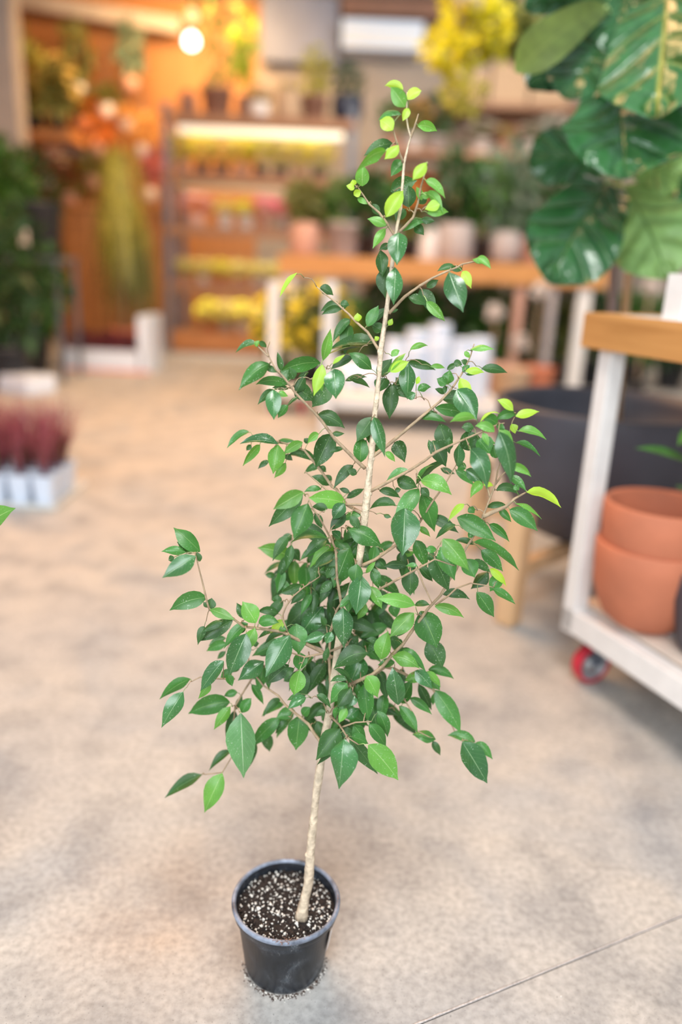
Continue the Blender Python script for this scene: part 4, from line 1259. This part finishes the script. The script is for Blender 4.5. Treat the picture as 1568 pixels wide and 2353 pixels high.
# nested terracotta pots on the cart shelf
ZS = .162+.088
def terracotta(rt, h, rb, z0, label, loc):
    e = MB().lathe([(0, 0), (rb-.01, 0), (rb, .006), (rb+.38*(rt-rb), h*.12), (rb+.68*(rt-rb), h*.28), (rb+.88*(rt-rb), h*.48), (rt-.003, h*.75), (rt, h-.006), (rt-.004, h), (rt-.012, h), (rt-.017, h-.01), (rt-.020, h*.75), (rb+.80*(rt-rb)-.012, h*.46), (rb-.004, .03), (0, .025)], 64).obj('terracotta_pot', M['terra'])
    e.location = loc; tag(e, label, 'pot', 'nested terracotta pots'); return e
pc = onz(1478, 1430, ZS)
terracotta(.166, .250, .092, 0, 'lower terracotta pot standing on the cart shelf', (pc.x, pc.y, ZS))
terracotta(.160, .270, .085, 0, 'upper terracotta pot nested inside another on the cart shelf', (pc.x, pc.y, ZS+.098))
pc2 = onz(1640, 1500, ZS)
o = MB().lathe([(0, 0), (.085, 0), (.1, .02), (.125, .14), (.12, .22), (.112, .22), (.11, .14), (.08, .02), (0, .02)], 48).obj('charcoal_pot', M['darkpot']); o.location = (pc2.x, pc2.y, ZS); tag(o, 'charcoal round pot in front of the terracotta pots on the cart shelf', 'pot')
# plant on the cart shelf whose leaf reaches into view
pp = at(1640, 1080, pc.y-.02)
e = empty('leafy_plant', (pp.x, pp.y, ZS), 'broad-leaved green plant on the cart shelf, its leaves reaching in at the right edge', 'plant')
o = link('pot', pot_mesh('tapered', M['black'], 'black'), e); o.scale = (.12, .12, .12)
MB().tube([(0, 0, .08), (0.01, 0, .3), (0, 0, .52)], [.006, .005, .004], 7).obj('stem', M['petiole_brown'], e)
for (bx, by, tx, ty, w, c) in ((1585, 1062, 1458, 1030, 34, 'm'), (1600, 985, 1558, 1025, 30, 'b'), (1600, 1160, 1552, 1118, 36, 'm'), (1610, 1240, 1560, 1215, 30, 'm'), (1640, 1060, 1700, 1000, 60, 'm'), (1640, 1120, 1720, 1160, 60, 'm')):
    b_, t_ = at(bx, by, pp.y-.05), at(tx, ty, pp.y-.12); mb = MB()
    leaf(mb, b_, t_, w*mpx(pp.y), (CAM-b_).normalized()+Vector((0, 0, .6)), Vector((0, 0, .008)), .2, roll=.3)
    mb.tube([(pp.x, pp.y, min(b_.z, ZS+.5)), (b_+Vector((pp.x, pp.y, b_.z)))/2, b_], .0018, 5, 1); mb.v = [(v[0]-pp.x, v[1]-pp.y, v[2]-ZS) for v in mb.v]
    mb.obj('leaf', [LM[c], M['petiole']], e)
# middle cart with white pots
mc = onz(812, 985); mc2 = onz(665, 940)
YM = mc.y
xa, xb = at(745, 905, YM).x, at(1150, 905, YM).x
mcart = cart('display_cart', (xa, YM, 0), 0, 'low white plant cart with red casters in the middle distance behind the tree', xb-xa, .75, .9, [(0, 0), (0, .75)], top=False)
mcart2 = None
p = at(762, 650, YM); q = at(632, 640, YM+.75)
ph_ = at(765, 640, YM).z
for o in mcart.children:
    if o.name.startswith('post'): o.scale.z = 1
for (px, yy, lab) in ((764, YM-.03, 'white upright board standing at the near corner of the low cart'), (636, YM+.72, 'white upright board left of the low cart')):
    x = at(px, 740, yy).x; z0 = .0
    o = MB().box((-.045, -.02, 0), (.045, .02, at(px, 645, yy).z)).obj('upright_board', M['white'], None, False); o.location = (x-.02, yy-.06, 0); tag(o, lab, 'board')
wheel_cart = empty('wheel_dolly', (at(655, 940, YM+.7).x, YM+.66, 0), 'small red-wheeled dolly by the left upright board', 'dolly')
MB().box((-.14, -.2, .157), (.22, .2, .2)).obj('platform', M['white'], wheel_cart, False)
for x, y in ((-.08, -.12), (.16, -.12), (-.08, .12), (.16, .12)): wheel(wheel_cart, x, y)
zz = .25; k = 0
for j in range(2):
    for i, px in enumerate((905, 955, 1005, 1058, 1100)):
        h = (.42, .50, .56, .44, .46)[i]
        e = empty('white_planter', (at(px, 850, YM+.2+j*.32).x, YM+.18+j*.34, zz), 'plain white planter on the low cart, %s row, %s from the left' % (('front', 'back')[j], ORD[i]), 'planter', 'white planters on the low cart')
        o = link('planter_body', mesh('planter', lambda: MB().lathe([(0, 0), (.40, 0), (.43, .02), (.49, .95), (.5, 1), (.46, 1), (.44, .9), (0, .9)], 28), [M['whitep']]), e); o.scale = (.19, .19, h*(.8, 1)[j])
for i, (px, col, r) in enumerate(((800, 'green', .2), (690, 'olive', .24), (745, 'deep', .22), (645, 'green', .2))):
    plant('potted_plant', 'plant', '%s plant behind the white upright boards, %s from the left' % (LN[col], ORD[(3, 1, 2, 0)[i]]), (at(px, 800, 7.4).x, 7.4+.02*i, 0), ('tapered', 'black'), .3, .3, ('ball', r*1.3, .42, col), 'yellow' if i in (2, 3) else None, 170, .1, group='plants between the cart and the rack')
for i, px in enumerate((690, 740, 800, 850)):
    o = MB().lathe([(0, 0), (.09, 0), (.12, .22), (.11, .22), (.08, .02), (0, .02)], 24).obj('white_planter', M['whitep']); o.location = (at(px, 860, YM+.45).x+.0, YM+.45 if px > 745 else YM+1.5, ZS if px > 745 else 0); tag(o, 'small white tub, %s from the left near the low cart' % ORD[i], 'planter')
for i, (px, c, Y) in enumerate(((1178, 'card', 7.7), (1235, 'terra', 7.9), (1140, 'clay', 8.0))):
    e = empty('woven_basket', (at(px, 850, Y).x, Y, 0), ('tan ribbed basket on the floor in front of the timber bench', 'rust-coloured ribbed basket right of the tan one', 'pinkish ribbed basket left of the tan one')[i], 'basket')
    pr = [(0, 0), (.13, 0)]
    for k in range(9): pr += [(.135+k*.005, .01+k*.034), (.147+k*.005, .027+k*.034)]
    MB().lathe(pr+[(.18, .33), (.165, .33), (.13, .02), (0, .02)], 28).obj('basket_body', M[c], e); MB().lathe([(.172, .318), (.190, .322), (.190, .34), (.172, .344), (.165, .33), (.172, .318)], 28).obj('rim', M[c], e)
# ---- charcoal bowl planter on a pale wood stand with the fiddle-leaf fig growing in it
lf_ = onz(1166, 1432); PY = 2.95
px_ = at(1405, 920, PY).x; R_ = .43; zr = at(1400, 925, PY).z; zb0 = .24
pl = empty('bowl_planter', (px_, PY, 0), 'big charcoal bowl planter on a pale wooden stand behind the right cart', 'planter')
MB().lathe([(0, zb0), (R_*.52, zb0), (R_*.66, zb0+.03), (R_*.86, zb0+.16), (R_*.97, zb0+.30), (R_, zr-.02), (R_*.99, zr), (R_*.94, zr), (R_*.93, zr-.05), (R_*.8, zr-.2), (0, zr-.2)], 72).obj('bowl', M['darkpot'], pl)
MB().lathe([(0, zr-.14), (R_*.8, zr-.145), (R_*.87, zr-.16)], 40).obj('soil', M['soil'], pl)
st = empty('planter_stand', (px_, PY, 0), 'pale wooden four-legged stand under the charcoal bowl planter', 'stand')
v = Vector((lf_.x-px_, lf_.y-PY, 0)); a0 = math.atan2(v.y, v.x); RL = v.length
for k in range(4):
    a = a0+k*math.pi/2; d = Vector((math.cos(a), math.sin(a), 0)); hh = at(1190, 1235, PY+v.y).z if k == 0 else .42
    bevel(MB().bar(d*RL*1.0, d*(RL*.985)+Vector((0, 0, .42)), .075, .075, up=tuple(d)).obj('leg', M['palewood'], st, False), .012)
for k in range(2):
    a = a0+k*math.pi/2; d = Vector((math.cos(a), math.sin(a), 0)); MB().bar(d*(RL-.02)+Vector((0, 0, .205+.0*k)), -d*(RL-.02)+Vector((0, 0, .205)), .045, .05+.002*k).obj('cross_bar', M['palewood'], st, False)
FIGX = px_
fg = empty('fiddle_leaf_fig', (FIGX, PY, zr-.145), 'fiddle-leaf fig with huge glossy leaves growing from the charcoal bowl planter', 'tree')
def lz(mb): mb.v = [(v_[0]-FIGX, v_[1]-PY, v_[2]-(zr-.145)) for v_ in mb.v]; return mb
sp_ = [Vector((FIGX, PY, zr-.16)), at(1408, 720, PY-.05), at(1413, 560, PY-.15), at(1418, 430, PY-.22), at(1412, 250, PY-.25), at(1425, 90, PY-.28), at(1440, -60, PY-.3)]
lz(MB().tube(sp_, [.022, .019, .017, .016, .014, .012, .008], 12, bump=.06)).obj('trunk', mat('fig_bark', (.30, .22, .20), .85, .25, 50, .5), fg)
sp2 = [Vector((FIGX+.07, PY+.08, zr-.16)), at(1440, 700, PY+.05), at(1452, 560, PY), at(1462, 440, PY-.05)]
lz(MB().tube(sp2, [.014, .013, .012, .01], 10)).obj('stake', M['palewood'], fg)
FM = {'g': leafmat('fiddle_leaf', (.030, .125, .035), (.13, .27, .08), .26, .12, dust=0, nveins=5, veinw=.016, bumpy=1.0, sidev=.25, quilt=1.6, bdist=.009),
      'v': leafmat('fiddle_leaf_yellow_vein', (.030, .13, .030), (.52, .50, .10), .28, .12, dust=0, nveins=5, veinw=.032, bumpy=1.0, sidev=.25, quilt=1.6, bdist=.009),
      'u': leafmat('fiddle_leaf_underside', (.27, .50, .17), (.11, .24, .07), .45, .35, dust=0, nveins=5, veinw=.022, bumpy=1.0, sidev=.6, quilt=1.4, bdist=.007),
      'o': leafmat('fiddle_leaf_olive', (.10, .15, .03), (.16, .22, .05), .45, .3, dust=0, nveins=5, veinw=.03)}
FL = [(1415, 195, 1438, 412, 245, 'g', -.55, .4), (1535, -25, 1508, 272, 235, 'v', -.62, .2), (1395, 420, 1262, 650, 195, 'g', -.45, .5), (1438, 432, 1535, 640, 175, 'u', -.30, .3),
      (1400, 95, 1300, 228, 150, 'g', -.3, .2), (1395, 15, 1185, 165, 85, 'o', -.42, -.1), (1405, 80, 1215, 205, 120, 'g', -.2, .3), (1500, 270, 1500, 385, 150, 'g', -.42, .2), (1560, 300, 1490, 385, 90, 'u', -.2, .2),
      (1400, 0, 1205, 20, 80, 'g', -.1, .1), (1440, -10, 1400, 120, 100, 'g', -.2, .1), (1410, 380, 1215, 372, 110, 'g', -.05, .2), (1420, 430, 1370, 560, 90, 'g', -.3, .8), (1450, 380, 1568, 420, 130, 'u', -.1, .2), (1430, 60, 1600, 60, 130, 'g', -.15, .3), (1550, 420, 1650, 560, 150, 'g', -.2, .2), (1345, -20, 1225, -60, 100, 'g', -.2, .2), (1410, 100, 1330, 70, 60, 'o', -.1, .1)]
for (bx, by, tx, ty, w, c, dy, fo) in FL:
    Yb = PY-.25+dy*.45; Yt = PY-.25+dy
    b_, t_ = at(bx, by, Yb), at(tx, ty, Yt); mb = MB()
    vw = (CAM-(b_+t_)/2).normalized()+Vector((0, 0, .35)); vw.normalize()
    # finer mesh for the big wavy leaves
    PR = [(s, float(np.interp(s, [p_[0] for p_ in FID], [p_[1] for p_ in FID]))) for s in np.linspace(0, 1, 26)]
    leaf(mb, b_, t_, w*mpx(Yt)*1.08, vw, vw*.02+Vector((0, 0, .01)), fold=.22, prof=PR, wave=.2, roll=rnd.uniform(-.3, .3))
    k = min(sp_[2:], key=lambda s: (s-b_).length); mb.tube([k, (k+b_)/2+Vector((0, 0, .01)), b_, b_+(t_-b_)*.04], [.005, .004, .004, .003], 6, 1)
    lz(mb).obj('leaf', [FM[c], M['petiole']], fg)
# ---- tray of white square pots with red grass, left
gp = onz(75, 1165)
tr = empty('pot_tray', (at(58, 1160, gp.y).x-.1, gp.y, 0), 'pale shallow tray under the white pots of red grass at the left', 'tray')
MB().box((-.34, -.04, 0), (.27, .42, .012)).obj('tray_base', mat('pale_tray', (.55, .55, .48), .6, .05), tr, False)
for a_, b_ in (((-.34, -.045, .012), (.27, -.035, .028)), ((-.34, .415, .012), (.27, .425, .028)), ((.262, -.035, .012), (.27, .415, .028)), ((-.34, -.035, .012), (-.332, .415, .028))): MB().box(a_, b_).obj('tray_edge', M['white'], tr, False)
def squarepot():
    def mk():
        mb = MB(); rings = [(.040, 0), (.043, .004), (.053, .10), (.057, .102), (.058, .115), (.052, .115), (.050, .10), (.049, .095)]
        vs = []; fs = []
        for r, z in rings:
            for k in range(4):
                for s_ in (-.75, .75):
                    a = math.pi/2*k; x, y = r, r*s_ ; vs.append((x*math.cos(a)-y*math.sin(a), x*math.sin(a)+y*math.cos(a), z))
        n = 8
        for i in range(len(rings)-1):
            for k in range(n): fs.append((i*n+k, i*n+(k+1) % n, (i+1)*n+(k+1) % n, (i+1)*n+k))
        fs.append(tuple(range(n))[::-1]); fs.append(tuple(range((len(rings)-1)*n, len(rings)*n)))
        return mb.add(vs, fs)
    return mesh('squarepot', mk, [M['whitep']], False)
SIDE = at(103, 1160, gp.y).x
for j in range(3):
    for i in range(4):
        x = SIDE-.002-i*.121; y = gp.y+.03+j*.125
        e = empty('red_grass', (x, y, .0125), 'red grass in white square pot, %s row of the tray, %s from right' % (('nearest', 'middle', 'furthest')[j], ORD[i]), 'plant', 'red grasses in white square pots', rz=0)
        link('pot', squarepot(), e).scale = (1, 1, 1.35); MB().box((-.046, -.046, .12), (.046, .046, .135)).obj('soil', M['soil'], e, False)
        o = link('blades', mesh('redblades|%d' % ((i+j) % 3), lambda: blades(46, 1, .85, .03, i+j*5, .25), [G['dusk']]), e); o.scale = (.24, .24, .44); o.location.z = .13; o['kind'] = 'stuff'
        o = link('green_blades', mesh('greenblades|%d' % (i % 2), lambda: blades(16, 1, .6, .04, i, .2), [G['olive']]), e); o.scale = (.12, .12, .24); o.location.z = .13; o['kind'] = 'stuff'
# white tub behind the grasses
q = onz(20, 905)
o = bevel(MB().box((-.5, -.02, 0), (.14, .3, .16)).obj('white_tub', M['whitep'], None, False), .02); o.location = (q.x+.1, q.y, 0); o.rotation_euler.z = -.5; tag(o, 'long white tub on the floor behind the red grasses at the left edge', 'tub')
# near plant at the left edge: one leaf reaches into the frame
nb = at(-60, 1230, 1.15)
e = empty('broadleaf_plant', (nb.x-.26, nb.y, 0), 'glossy broad-leaved plant in a black pot, one leaf reaching in at the left edge', 'plant')
o = link('pot', pot_mesh('tapered', M['black'], 'black'), e); o.scale = (.18, .18, .16)
bx_ = Vector((nb.x-.26, nb.y, 0))
MB().tube([(0, 0, .12), (.01, 0, .35), (0, 0, nb.z+.12)], [.007, .006, .004], 8).obj('stem', M['petiole_brown'], e)
for (b_, t_, w) in ((at(-70, 1240, 1.15), at(36, 1168, 1.12), .045), (bx_+Vector((0, 0, nb.z+.1)), bx_+Vector((-.08, .05, nb.z+.16)), .05), (bx_+Vector((0, 0, nb.z-.1)), bx_+Vector((-.09, -.04, nb.z-.07)), .05), (bx_+Vector((0, 0, .5)), bx_+Vector((-.07, .06, .52)), .05), (bx_+Vector((0, 0, .42)), bx_+Vector((-.03, .09, .40)), .05)):
    mb = MB(); leaf(mb, b_, t_, w, Vector((.1, -.8, .6)).normalized(), Vector((0, 0, .006)), .2, wave=.1)
    mb.tube([(bx_.x, bx_.y, b_.z-.01), (Vector((bx_.x, bx_.y, b_.z))+b_)/2, b_], .0016, 5, 1); mb.v = [(v_[0]-bx_.x, v_[1]-bx_.y, v_[2]) for v_ in mb.v]
    mb.obj('leaf', [LM['b'], M['petiole']], e)
